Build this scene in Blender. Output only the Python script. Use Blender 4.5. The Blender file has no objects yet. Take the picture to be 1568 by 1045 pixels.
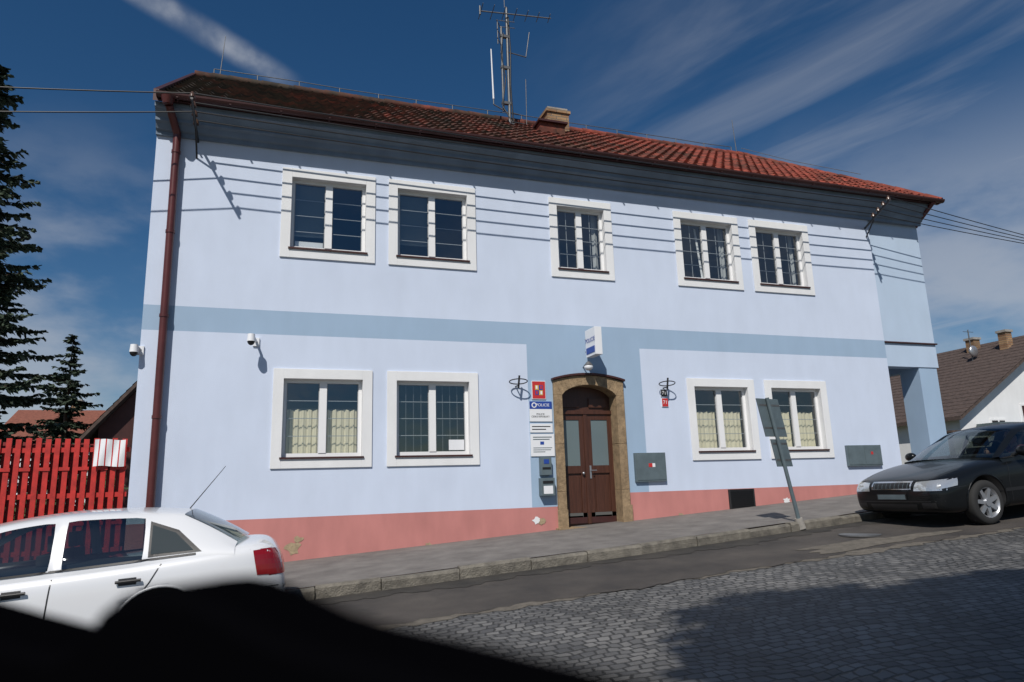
import bpy, math, random, bmesh
from mathutils import Vector, Matrix
from mathutils.bvhtree import BVHTree
random.seed(7)
sc = bpy.context.scene
R = math.radians
SL = 0.058
LV = Vector((0.62, 1.0, -1.25)).normalized()   # direction sunlight travels

# ------------------------------------------------------------------ materials
def mat(name, col, rough=0.7, metal=0.0, var=0.0, scale=4.0, bump=0.0, bscale=60.0, col2=None, thr=None, coat=0.0, spec=0.5, stretch=(1,1,1)):
    m = bpy.data.materials.new(name); m.use_nodes = True
    nt = m.node_tree; b = nt.nodes['Principled BSDF']
    b.inputs['Base Color'].default_value = (*col, 1)
    b.inputs['Roughness'].default_value = rough
    b.inputs['Metallic'].default_value = metal
    b.inputs['Specular IOR Level'].default_value = spec
    if coat: b.inputs['Coat Weight'].default_value = coat; b.inputs['Coat Roughness'].default_value = 0.03
    tc = nt.nodes.new('ShaderNodeTexCoord')
    mp = nt.nodes.new('ShaderNodeMapping'); mp.inputs['Scale'].default_value = stretch
    nt.links.new(tc.outputs['Object'], mp.inputs['Vector'])
    if var or col2:
        n = nt.nodes.new('ShaderNodeTexNoise'); n.inputs['Scale'].default_value = scale; n.inputs['Detail'].default_value = 6
        n.inputs['Roughness'].default_value = 0.65
        nt.links.new(mp.outputs[0], n.inputs['Vector'])
        r = nt.nodes.new('ShaderNodeValToRGB')
        lo, hi = thr if thr else (0.3, 0.7)
        r.color_ramp.elements[0].position = lo; r.color_ramp.elements[1].position = hi
        if col2 is None:
            a = tuple(min(1, c*(1-var)) for c in col); c2 = tuple(min(1, c*(1+var)) for c in col)
        else: a = col; c2 = col2
        r.color_ramp.elements[0].color = (*a, 1); r.color_ramp.elements[1].color = (*c2, 1)
        nt.links.new(n.outputs['Fac'], r.inputs['Fac']); nt.links.new(r.outputs['Color'], b.inputs['Base Color'])
    if bump:
        n2 = nt.nodes.new('ShaderNodeTexNoise'); n2.inputs['Scale'].default_value = bscale; n2.inputs['Detail'].default_value = 4
        nt.links.new(tc.outputs['Object'], n2.inputs['Vector'])
        bp = nt.nodes.new('ShaderNodeBump'); bp.inputs['Strength'].default_value = bump; bp.inputs['Distance'].default_value = 0.02
        nt.links.new(n2.outputs['Fac'], bp.inputs['Height']); nt.links.new(bp.outputs['Normal'], b.inputs['Normal'])
    return m

def glass(name, tint=(0.88, 0.91, 0.91), base_refl=0.14, wave=0.25):
    """thin pane: transparent + mirror reflection, two-sided Schlick fresnel, slight waviness"""
    m = bpy.data.materials.new(name); m.use_nodes = True; nt = m.node_tree
    nt.nodes.remove(nt.nodes['Principled BSDF']); out = nt.nodes['Material Output']
    t = nt.nodes.new('ShaderNodeBsdfTransparent'); t.inputs[0].default_value = (*tint, 1)
    g = nt.nodes.new('ShaderNodeBsdfGlossy'); g.inputs['Roughness'].default_value = 0.02; g.inputs['Color'].default_value = (0.9, 0.95, 1, 1)
    tc = nt.nodes.new('ShaderNodeTexCoord'); nz = nt.nodes.new('ShaderNodeTexNoise'); nz.inputs['Scale'].default_value = 1.8
    nt.links.new(tc.outputs['Object'], nz.inputs['Vector'])
    bp = nt.nodes.new('ShaderNodeBump'); bp.inputs['Strength'].default_value = wave; bp.inputs['Distance'].default_value = 0.02
    nt.links.new(nz.outputs['Fac'], bp.inputs['Height']); nt.links.new(bp.outputs['Normal'], g.inputs['Normal'])
    geo = nt.nodes.new('ShaderNodeNewGeometry')
    dt = nt.nodes.new('ShaderNodeVectorMath'); dt.operation = 'DOT_PRODUCT'
    nt.links.new(geo.outputs['Normal'], dt.inputs[0]); nt.links.new(geo.outputs['Incoming'], dt.inputs[1])
    def mm(op, a, b=None):
        n = nt.nodes.new('ShaderNodeMath'); n.operation = op
        for i, v in enumerate((a, b)):
            if v is None: continue
            if isinstance(v, (int, float)): n.inputs[i].default_value = v
            else: nt.links.new(v, n.inputs[i])
        return n.outputs[0]
    f = mm('ADD', mm('MULTIPLY', mm('POWER', mm('SUBTRACT', 1.0, mm('ABSOLUTE', dt.outputs['Value'])), 5.0), 0.85), base_refl)
    mx = nt.nodes.new('ShaderNodeMixShader')
    nt.links.new(f, mx.inputs[0])
    nt.links.new(t.outputs[0], mx.inputs[1]); nt.links.new(g.outputs[0], mx.inputs[2]); nt.links.new(mx.outputs[0], out.inputs[0])
    return m

def plaster(name, col, dirt=0.08):
    m = bpy.data.materials.new(name); m.use_nodes = True; nt = m.node_tree; b = nt.nodes['Principled BSDF']
    b.inputs['Roughness'].default_value = 0.85; b.inputs['Specular IOR Level'].default_value = 0.25
    tc = nt.nodes.new('ShaderNodeTexCoord')
    def noise(scale, st, det=5):
        mp = nt.nodes.new('ShaderNodeMapping'); mp.inputs['Scale'].default_value = st
        nt.links.new(tc.outputs['Object'], mp.inputs['Vector'])
        n = nt.nodes.new('ShaderNodeTexNoise'); n.inputs['Scale'].default_value = scale; n.inputs['Detail'].default_value = det
        nt.links.new(mp.outputs[0], n.inputs['Vector']); return n
    n1 = noise(0.9, (1, 1, 1)); n2 = noise(3.0, (1.2, 1.2, 0.4)); n3 = noise(90, (1, 1, 1), 3)
    ad = nt.nodes.new('ShaderNodeMath'); ad.operation = 'ADD'
    nt.links.new(n1.outputs['Fac'], ad.inputs[0]); nt.links.new(n2.outputs['Fac'], ad.inputs[1])
    mr = nt.nodes.new('ShaderNodeMapRange'); mr.inputs[1].default_value = 0.65; mr.inputs[2].default_value = 1.25
    mr.inputs[3].default_value = 1-dirt; mr.inputs[4].default_value = 1.0
    nt.links.new(ad.outputs[0], mr.inputs[0])
    mul = nt.nodes.new('ShaderNodeVectorMath'); mul.operation = 'SCALE'; mul.inputs[0].default_value = col
    nt.links.new(mr.outputs[0], mul.inputs['Scale']); nt.links.new(mul.outputs[0], b.inputs['Base Color'])
    bp = nt.nodes.new('ShaderNodeBump'); bp.inputs['Strength'].default_value = 0.3; bp.inputs['Distance'].default_value = 0.01
    nt.links.new(n3.outputs['Fac'], bp.inputs['Height']); nt.links.new(bp.outputs['Normal'], b.inputs['Normal'])
    return m

M = {}
M['wall'] = plaster('plaster_pale_blue', (0.595, 0.665, 0.80))
M['band'] = plaster('plaster_mid_blue', (0.33, 0.445, 0.585))
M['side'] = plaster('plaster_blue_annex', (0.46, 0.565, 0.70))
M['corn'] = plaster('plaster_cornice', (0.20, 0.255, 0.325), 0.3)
M['pink'] = plaster('plaster_pink', (0.54, 0.225, 0.205), 0.22)
M['white'] = plaster('plaster_white', (0.77, 0.775, 0.78), 0.1)
M['frame'] = mat('window_frame_white', (0.78, 0.78, 0.78), 0.35)
M['bar'] = mat('glazing_bar_grey', (0.33, 0.34, 0.35), 0.5)
M['brown'] = mat('sheet_metal_brown', (0.06, 0.022, 0.02), 0.45, 0.2, var=0.25, scale=3)
M['red_pipe'] = mat('pipe_dark_red', (0.095, 0.024, 0.023), 0.35, 0.1, var=0.2, scale=3)
M['stone'] = mat('sandstone', (0.27, 0.19, 0.11), 0.85, var=0.4, scale=9, bump=0.6, bscale=40)
M['wood'] = mat('door_wood', (0.065, 0.024, 0.014), 0.45, var=0.35, scale=6, stretch=(6, 6, 0.4))
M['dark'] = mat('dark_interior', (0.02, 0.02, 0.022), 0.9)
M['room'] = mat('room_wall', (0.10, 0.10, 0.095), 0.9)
M['curtain'] = mat('curtain_cream', (0.70, 0.63, 0.46), 0.9, var=0.12, scale=10, stretch=(4, 1, 0.3))
M['drape'] = mat('net_curtain', (0.45, 0.46, 0.46), 0.9, var=0.15, scale=10, stretch=(4, 1, 0.3))
M['blind'] = mat('blind_grey', (0.16, 0.20, 0.22), 0.7)
M['glass'] = glass('window_glass')
M['doorglass'] = mat('door_glass_frosted', (0.13, 0.17, 0.18), 0.15)
M['qglass'] = mat('quarter_glass_dark', (0.05, 0.06, 0.062), 0.08)
M['grey'] = mat('grey_metal_box', (0.11, 0.145, 0.16), 0.5, 0.1, var=0.15, scale=5)
M['steel'] = mat('galvanised_steel', (0.16, 0.16, 0.16), 0.5, 0.6, var=0.2, scale=12)
M['black'] = mat('black_plastic', (0.012, 0.012, 0.013), 0.45)
M['matteblack'] = mat('black_unlit', (0.0015, 0.0015, 0.002), 1.0, spec=0.0)  # unlit shade painted in: near-zero black for the foreground panel
M['signwhite'] = mat('sign_white', (0.75, 0.76, 0.78), 0.4)
M['signblue'] = mat('sign_blue', (0.02, 0.06, 0.30), 0.4)
M['signred'] = mat('sign_red', (0.50, 0.03, 0.03), 0.4)
M['signgold'] = mat('sign_gold', (0.55, 0.38, 0.08), 0.5)
M['ceramic'] = mat('insulator_ceramic', (0.08, 0.045, 0.03), 0.25)
M['tyre'] = mat('tyre_rubber', (0.018, 0.018, 0.018), 0.85)
M['rim'] = mat('alloy_rim', (0.40, 0.41, 0.43), 0.35, 0.7)
M['conc'] = mat('concrete', (0.30, 0.28, 0.25), 0.9, var=0.25, scale=6, bump=0.4)

def brickmat(name, c1, c2, mortar, bw, bh, ms, rough=0.8, distort=0.0, bumpd=0.01, axes='xz', tilt=0.0, lo=0.6, hi=1.35):
    m = bpy.data.materials.new(name); m.use_nodes = True; nt = m.node_tree; b = nt.nodes['Principled BSDF']
    b.inputs['Roughness'].default_value = rough
    tc = nt.nodes.new('ShaderNodeTexCoord')
    sp = nt.nodes.new('ShaderNodeSeparateXYZ'); nt.links.new(tc.outputs['Object'], sp.inputs[0])
    cb = nt.nodes.new('ShaderNodeCombineXYZ')
    nt.links.new(sp.outputs[0], cb.inputs[0]); nt.links.new(sp.outputs[2 if axes == 'xz' else 1], cb.inputs[1])
    src = cb.outputs[0]
    if tilt:
        mp = nt.nodes.new('ShaderNodeMapping'); mp.inputs['Rotation'].default_value = (0, 0, tilt)
        nt.links.new(src, mp.inputs[0]); src = mp.outputs[0]
    if distort:
        for sc_, am in ((0.9, distort), (9.0, distort*0.10)):
            n = nt.nodes.new('ShaderNodeTexNoise'); n.inputs['Scale'].default_value = sc_; n.inputs['Detail'].default_value = 3
            nt.links.new(cb.outputs[0], n.inputs['Vector'])
            s = nt.nodes.new('ShaderNodeVectorMath'); s.operation = 'SCALE'; s.inputs['Scale'].default_value = am
            nt.links.new(n.outputs['Color'], s.inputs[0])
            a = nt.nodes.new('ShaderNodeVectorMath'); a.operation = 'ADD'
            nt.links.new(src, a.inputs[0]); nt.links.new(s.outputs[0], a.inputs[1]); src = a.outputs[0]
    br = nt.nodes.new('ShaderNodeTexBrick'); br.inputs['Scale'].default_value = 1.0
    br.inputs['Color1'].default_value = (*c1, 1); br.inputs['Color2'].default_value = (*c2, 1); br.inputs['Mortar'].default_value = (*mortar, 1)
    br.inputs['Brick Width'].default_value = bw; br.inputs['Row Height'].default_value = bh
    br.inputs['Mortar Size'].default_value = ms; br.inputs['Mortar Smooth'].default_value = 0.6
    nt.links.new(src, br.inputs['Vector'])
    n2 = nt.nodes.new('ShaderNodeTexNoise'); n2.inputs['Scale'].default_value = 0.9; n2.inputs['Detail'].default_value = 8
    n2.inputs['Roughness'].default_value = 0.7
    nt.links.new(tc.outputs['Object'], n2.inputs['Vector'])
    mr = nt.nodes.new('ShaderNodeMapRange'); mr.inputs[1].default_value = 0.3; mr.inputs[2].default_value = 0.7
    mr.inputs[3].default_value = lo; mr.inputs[4].default_value = hi
    nt.links.new(n2.outputs['Fac'], mr.inputs[0])
    mul = nt.nodes.new('ShaderNodeVectorMath'); mul.operation = 'SCALE'
    nt.links.new(br.outputs['Color'], mul.inputs[0]); nt.links.new(mr.outputs[0], mul.inputs['Scale'])
    nt.links.new(mul.outputs[0], b.inputs['Base Color'])
    inv = nt.nodes.new('ShaderNodeMath'); inv.operation = 'SUBTRACT'; inv.inputs[0].default_value = 1
    nt.links.new(br.outputs['Fac'], inv.inputs[1])
    bp = nt.nodes.new('ShaderNodeBump'); bp.inputs['Strength'].default_value = 0.7; bp.inputs['Distance'].default_value = bumpd
    nt.links.new(inv.outputs[0], bp.inputs['Height']); nt.links.new(bp.outputs['Normal'], b.inputs['Normal'])
    return m
M['brick'] = brickmat('chimney_brick', (0.22, 0.11, 0.055), (0.36, 0.22, 0.11), (0.20, 0.17, 0.13), 0.28, 0.085, 0.012)
M['cobble'] = brickmat('granite_setts', (0.065, 0.064, 0.064), (0.15, 0.145, 0.138), (0.026, 0.025, 0.022), 0.118, 0.10, 0.013, 0.65, 0.5, 0.016, 'xy', tilt=0.12, lo=0.6, hi=1.35)
M['asphalt'] = mat('road_asphalt', (0.038, 0.033, 0.030), 0.88, col2=(0.082, 0.070, 0.060), scale=1.3, thr=(0.35, 0.7), bump=0.5, bscale=120)
M['gutter'] = mat('kerbside_grime', (0.022, 0.020, 0.018), 0.9, col2=(0.055, 0.048, 0.04), scale=2.3, thr=(0.35, 0.7), bump=0.5, bscale=100)  # darker asphalt strip along the foot of the kerb
M['sand'] = mat('sand_and_dust', (0.12, 0.105, 0.085), 0.95, var=0.35, scale=9, bump=0.5, bscale=90)
M['pave'] = mat('pavement_asphalt', (0.11, 0.10, 0.093), 0.9, col2=(0.20, 0.185, 0.17), scale=2.6, thr=(0.3, 0.7), bump=0.4, bscale=140)
M['kerb'] = mat('kerb_granite', (0.08, 0.072, 0.06), 0.8, col2=(0.21, 0.19, 0.155), scale=7, thr=(0.3, 0.7), bump=0.8, bscale=50)
M['grass'] = mat('ground_grass', (0.04, 0.055, 0.02), 0.95, col2=(0.10, 0.09, 0.05), scale=0.7, bump=0.5)

def tilemat():
    m = bpy.data.materials.new('roof_tiles'); m.use_nodes = True; nt = m.node_tree; b = nt.nodes['Principled BSDF']
    b.inputs['Roughness'].default_value = 0.85
    tc = nt.nodes.new('ShaderNodeTexCoord')
    sp = nt.nodes.new('ShaderNodeSeparateXYZ'); nt.links.new(tc.outputs['Object'], sp.inputs[0])
    n = nt.nodes.new('ShaderNodeTexNoise'); n.inputs['Scale'].default_value = 1.1; n.inputs['Detail'].default_value = 8; n.inputs['Roughness'].default_value = 0.72
    nt.links.new(tc.outputs['Object'], n.inputs['Vector'])
    mr = nt.nodes.new('ShaderNodeMapRange'); mr.inputs[1].default_value = -2; mr.inputs[2].default_value = 12
    mr.inputs[3].default_value = -0.16; mr.inputs[4].default_value = 0.12
    nt.links.new(sp.outputs[0], mr.inputs[0])
    ad = nt.nodes.new('ShaderNodeMath'); nt.links.new(n.outputs['Fac'], ad.inputs[0]); nt.links.new(mr.outputs[0], ad.inputs[1])
    r = nt.nodes.new('ShaderNodeValToRGB'); cr = r.color_ramp
    cr.elements[0].position = 0.33; cr.elements[0].color = (0.032, 0.022, 0.013, 1)
    cr.elements[1].position = 0.66; cr.elements[1].color = (0.215, 0.042, 0.024, 1)
    e = cr.elements.new(0.48); e.color = (0.085, 0.028, 0.016, 1)
    nt.links.new(ad.outputs[0], r.inputs['Fac'])
    v = nt.nodes.new('ShaderNodeTexVoronoi'); v.inputs['Scale'].default_value = 4.5
    nt.links.new(tc.outputs['Object'], v.inputs['Vector'])
    s2 = nt.nodes.new('ShaderNodeSeparateXYZ'); nt.links.new(v.outputs['Color'], s2.inputs[0])
    m2 = nt.nodes.new('ShaderNodeMapRange'); m2.inputs[3].default_value = 0.6; m2.inputs[4].default_value = 1.4
    nt.links.new(s2.outputs[0], m2.inputs[0])
    mul = nt.nodes.new('ShaderNodeVectorMath'); mul.operation = 'SCALE'
    nt.links.new(r.outputs['Color'], mul.inputs[0]); nt.links.new(m2.outputs[0], mul.inputs['Scale'])
    nt.links.new(mul.outputs[0], b.inputs['Base Color'])
    return m
M['tile'] = tilemat()
M['tile2'] = mat('old_tiles_brown', (0.075, 0.053, 0.045), 0.9, var=0.45, scale=8)
M['tilered'] = mat('old_tiles_red', (0.20, 0.07, 0.045), 0.9, var=0.3, scale=8)

# ------------------------------------------------------------------ mesh builder
class MB:
    def __init__(s): s.v = []; s.f = []; s.m = []; s.sm = []; s.mats = []
    def mi(s, m):
        if isinstance(m, str): m = M[m]
        if m not in s.mats: s.mats.append(m)
        return s.mats.index(m)
    def add(s, vs, fs, m, smooth=False):
        o = len(s.v); s.v += [tuple(p) for p in vs]; k = s.mi(m)
        for f in fs: s.f.append([i+o for i in f]); s.m.append(k); s.sm.append(smooth)
    def box(s, x0, x1, y0, y1, z0, z1, m):
        s.add([(x0,y0,z0),(x1,y0,z0),(x1,y1,z0),(x0,y1,z0),(x0,y0,z1),(x1,y0,z1),(x1,y1,z1),(x0,y1,z1)],
              [(0,3,2,1),(4,5,6,7),(0,1,5,4),(1,2,6,5),(2,3,7,6),(3,0,4,7)], m)
    def cyl(s, p0, p1, r0, r1=None, n=10, m='steel', caps=True):
        if r1 is None: r1 = r0
        p0 = Vector(p0); p1 = Vector(p1); d = (p1-p0)
        if d.length < 1e-6: return
        d.normalize(); a = d.orthogonal().normalized(); b = d.cross(a)
        vs = []
        for p, r in ((p0, r0), (p1, r1)):
            for i in range(n):
                t = 2*math.pi*i/n; vs.append(p + a*math.cos(t)*r + b*math.sin(t)*r)
        fs = [(i, (i+1) % n, n+(i+1) % n, n+i) for i in range(n)]
        s.add(vs, fs, m, True)
        if caps: s.add(vs, [tuple(range(n-1, -1, -1)), tuple(range(n, 2*n))], m)
    def path(s, pts, r, m, n=8):
        for a, b in zip(pts[:-1], pts[1:]): s.cyl(a, b, r, r, n, m)
    def poly(s, pts, m): s.add(pts, [tuple(range(len(pts)))], m)
    def prism(s, xz, y0, y1, m):
        n = len(xz); vs = [(x, y0, z) for x, z in xz]+[(x, y1, z) for x, z in xz]
        s.add(vs, [tuple(range(n)), tuple(range(2*n-1, n-1, -1))]+[(i, n+i, n+(i+1) % n, (i+1) % n) for i in range(n)], m)
    def sph(s, c, r, m, nu=14, nv=9):
        if not hasattr(r, '__len__'): r = (r, r, r)
        vs = []; fs = []
        for j in range(nv+1):
            ph = math.pi*j/nv
            for i in range(nu):
                t = 2*math.pi*i/nu
                vs.append((c[0]+r[0]*math.sin(ph)*math.cos(t), c[1]+r[1]*math.sin(ph)*math.sin(t), c[2]+r[2]*math.cos(ph)))
        for j in range(nv):
            for i in range(nu):
                fs.append((j*nu+i, (j+1)*nu+i, (j+1)*nu+(i+1) % nu, j*nu+(i+1) % nu))
        s.add(vs, fs, m, True)
    def ring(s, c, a, b, ra, rb, r, m, n=24):
        c = Vector(c); a = Vector(a); b = Vector(b)
        pts = [c+a*ra*math.cos(2*math.pi*i/n)+b*rb*math.sin(2*math.pi*i/n) for i in range(n+1)]
        s.path(pts, r, m, 6)
    def done(s, name, parent=None, bevel=0):
        me = bpy.data.meshes.new(name); me.from_pydata(s.v, [], s.f)
        for m in s.mats: me.materials.append(m)
        for p, k, q in zip(me.polygons, s.m, s.sm): p.material_index = k; p.use_smooth = q
        me.update()
        o = bpy.data.objects.new(name, me); sc.collection.objects.link(o)
        if parent: o.parent = parent
        if bevel:
            md = o.modifiers.new('bevel', 'BEVEL'); md.width = bevel; md.segments = 2; md.limit_method = 'ANGLE'
        return o
def empty(name, loc=(0,0,0), rot=(0,0,0)):
    e = bpy.data.objects.new(name, None); e.location = loc; e.rotation_euler = rot; sc.collection.objects.link(e); return e
def text(name, body, loc, size, m, parent, rot=(R(90), 0, 0)):
    c = bpy.data.curves.new(name, 'FONT'); c.body = body; c.size = size; c.align_x = 'CENTER'; c.align_y = 'CENTER'; c.extrude = 0.001
    o = bpy.data.objects.new(name, c); o.location = loc; o.rotation_euler = rot; c.materials.append(M[m]); sc.collection.objects.link(o); o.parent = parent
    return o

# ------------------------------------------------------------------ terrain / street
def zp(x): return -1.05 + SL*max(-30, min(45, x))
def ky(x):  # kerb line
    d = 9.05 if x < 5 else 9.05+min(0.5, (x-5)*0.06)
    return d-12
def zpav(x, y): return zp(x)+0.02*y
def zroad(x, y):
    z = zp(x)-0.2
    if y > -4.8: return z-0.04*(-2.95-y)
    return z-0.074-0.018*min(-4.8-y, 6)
def strip(name, m, y0f, y1f, zf, xs, dz=0.0, ny=3):
    vs = []; fs = []
    for x in xs:
        a, b = y0f(x), y1f(x)
        for j in range(ny+1):
            y = a+(b-a)*j/ny; vs.append((x, y, zf(x, y)+dz))
    k = ny+1
    for i in range(len(xs)-1):
        for j in range(ny): fs.append((i*k+j, i*k+j+1, (i+1)*k+j+1, (i+1)*k+j))
    mb = MB(); mb.add(vs, fs, m); return mb.done(name)
xs = [x*1.0 for x in range(-60, 91)]
strip('pavement', 'pave', lambda x: ky(x), lambda x: 0.3, zpav, xs)
strip('cobbled_road', 'cobble', lambda x: -13.5, lambda x: -4.8, zroad, xs, 0.0, 6)
strip('cobbled_road_edge', 'cobble', lambda x: -4.8, lambda x: ky(x)-0.1, zroad, xs, 0.0, 1)
rr = random.Random(4); ph = [rr.uniform(0, 6) for _ in range(6)]
def edge(x): return -4.86+0.06*math.sin(x*0.9+ph[0])+0.04*math.sin(x*2.7+ph[1])+0.035*math.sin(x*7.1+ph[2])+0.03*math.sin(x*17.3+ph[3])+0.02*math.sin(x*31+ph[4])
xf_ = [-60+0.09*i for i in range(int(150/0.09))]
strip('sand_verge', 'sand', lambda x: edge(x*1.13+3)-0.09-0.06*math.sin(x*0.8), lambda x: ky(x)-0.13, zroad, xf_, 0.004, 1)
strip('asphalt_road', 'asphalt', lambda x: edge(x), lambda x: ky(x)-0.13, zroad, xf_, 0.009, 1)
strip('road_gutter', 'gutter', lambda x: ky(x)-0.50+1.2*(edge(x*1.7)+4.86), lambda x: ky(x)-0.13, zroad, xf_, 0.014, 1)
strip('far_pavement', 'pave', lambda x: -16.5, lambda x: -13.5, lambda x, y: zp(x)-0.25, xs)
mb = MB()
def rblob(cx, cy, rx, ry, m, seed, dz):
    q = random.Random(seed); pts = []
    for i in range(40):
        t = 2*math.pi*i/40; k = 1+0.22*math.sin(3*t+seed)+0.12*math.sin(7*t+seed*2)+q.uniform(-.07, .07); x = cx+rx*k*math.cos(t); y = cy+ry*k*math.sin(t); pts.append((x, y, zroad(x, max(y, -4.79))+dz))
    mb.poly(pts, m)
rblob(7.6, -4.45, 1.2, 0.25, 'sand', 2, 0.014)
mb.cyl((8.0, -3.85, zroad(8.0, -3.85)+0.0), (8.0, -3.85, zroad(8.0, -3.85)+0.02), 0.28, m='steel', n=28)
mb.done('road_patch')
gx = [-600, -200, -60, -30]+list(range(-28, 46, 4))+[45, 60, 90, 200, 600]
gy = [-600, -200, -60, -17, -16.4, -0.1, 0.25, 20, 60, 200, 600]
def zt(x, y):
    if y < -16.45: return zp(x)-0.28
    if y < 0.2: return zp(x)-0.6
    return zp(x)-0.02
mb = MB(); vs = [(x, y, zt(x, y)) for x in gx for y in gy]; k = len(gy)
mb.add(vs, [(i*k+j, (i+1)*k+j, (i+1)*k+j+1, i*k+j+1) for i in range(len(gx)-1) for j in range(k-1)], 'grass')
mb.done('ground')
mb = MB(); x = -40.0
while x < 60:
    L = random.uniform(0.7, 1.2); x1 = x+L-0.012
    dz = random.uniform(-0.018, 0.012); dy = random.uniform(-0.02, 0.015)
    a, b = ky(x)-0.13+dy, ky(x)+0.0
    vs = []
    for xx in (x, x1):
        o = ky(xx)-ky(x)
        zt_ = zpav(xx, ky(xx))+0.006+dz+random.uniform(-.008, .004)
        vs += [(xx, a+o, zt_-0.3), (xx, a+o, zt_-0.03), (xx, a+o+0.025, zt_), (xx, b+o, zt_), (xx, b+o, zt_-0.3)]
    mb.add(vs, [(0,5,6,1),(1,6,7,2),(2,7,8,3),(3,8,9,4),(0,1,2,3,4),(9,8,7,6,5)], 'kerb'); x += L
mb.done('kerb')

# ------------------------------------------------------------------ police building
B = empty('police_station_building')
XL, XC, XR = -1.96, 13.2, 14.8
wins_u = [(0.05,1.66),(1.90,3.54),(5.05,6.41),(7.87,9.48),(9.77,11.37)]
wins_l = [(0.03,1.64),(1.89,3.52),(7.87,9.48),(9.74,11.35)]
ZU, ZL = (3.97, 5.61), (0.41, 2.04)
TW = 0.165
ops = []
for a, b in wins_u: ops.append((a+TW, b-TW, ZU[0]+TW, ZU[1]-TW))
for a, b in wins_l: ops.append((a+TW, b-TW, ZL[0]+TW, ZL[1]-TW))
DX0, DX1 = 4.97, 6.42
ops.append((DX0+0.01, DX1-0.01, -1.6, 1.93))
VX = (8.62, 9.22, -0.6, -0.17)
bx = sorted(set([XL, XC, 4.48, 6.86, DX0+0.01]+[o[0] for o in ops]+[o[1] for o in ops]))
bz = sorted(set([-1.8, -0.36, -0.16, 2.61, 3.02, 6.3]+[o[2] for o in ops]+[o[3] for o in ops]))
mb = MB()
for i in range(len(bx)-1):
    for j in range(len(bz)-1):
        x0, x1, z0, z1 = bx[i], bx[i+1], bz[j], bz[j+1]; cx, cz = (x0+x1)/2, (z0+z1)/2
        if any(o[0] < cx < o[1] and o[2] < cz < o[3] for o in ops): continue
        pt = -0.36 if cx < 5.5 else -0.16
        m = 'wall'
        if cz < pt: m = 'pink'
        elif 2.61 < cz < 3.02: m = 'band'
        elif 4.48 < cx < 6.86 and cz < 2.61: m = 'band'
        mb.add([(x0,0,z0),(x1,0,z0),(x1,0,z1),(x0,0,z1)], [(0,1,2,3)], m)
for (x0,x1,z0,z1) in ops[:-1]:
    d = 0.2
    mb.poly([(x0,0,z0),(x0,0,z1),(x0,d,z1),(x0,d,z0)], 'white'); mb.poly([(x1,0,z0),(x1,d,z0),(x1,d,z1),(x1,0,z1)], 'white')
    mb.poly([(x0,0,z1),(x1,0,z1),(x1,d,z1),(x0,d,z1)], 'white'); mb.poly([(x0,0,z0),(x0,d,z0),(x1,d,z0),(x1,0,z0)], 'white')
mb.box(XL, XL+0.02, 0.001, 8.0, -2, 6.3, 'wall')
mb.box(XL, XC, 8.0, 8.1, -2, 6.3, 'wall')
mb.box(XC-0.3, XC-0.001, 0.001, 8.0, -2, 3.0, 'wall')
mb.box(XC-0.02, XR, 7.9, 8.1, 2.45, 6.3, 'wall')
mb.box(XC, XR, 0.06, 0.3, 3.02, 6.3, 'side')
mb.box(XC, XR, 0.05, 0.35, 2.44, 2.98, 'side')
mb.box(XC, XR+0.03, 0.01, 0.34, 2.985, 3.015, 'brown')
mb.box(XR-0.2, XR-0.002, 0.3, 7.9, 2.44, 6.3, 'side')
mb.box(XC, XR-0.2, 0.35, 7.9, 2.6, 2.7, 'white')
mb.box(14.2, 14.75, 0.07, 0.6, -1, 2.44, 'band')
mb.box(14.2, 14.75, 7.3, 7.9, -1, 2.44, 'band')
mb.done('walls', B)
mb = MB()
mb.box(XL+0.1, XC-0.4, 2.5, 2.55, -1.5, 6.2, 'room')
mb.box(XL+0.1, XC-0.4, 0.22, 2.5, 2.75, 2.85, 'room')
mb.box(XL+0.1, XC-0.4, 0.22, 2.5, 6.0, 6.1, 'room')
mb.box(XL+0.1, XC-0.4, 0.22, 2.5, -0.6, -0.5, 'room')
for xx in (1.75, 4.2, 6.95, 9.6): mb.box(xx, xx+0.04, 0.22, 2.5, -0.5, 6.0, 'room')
mb.done('interior', B)

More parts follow.
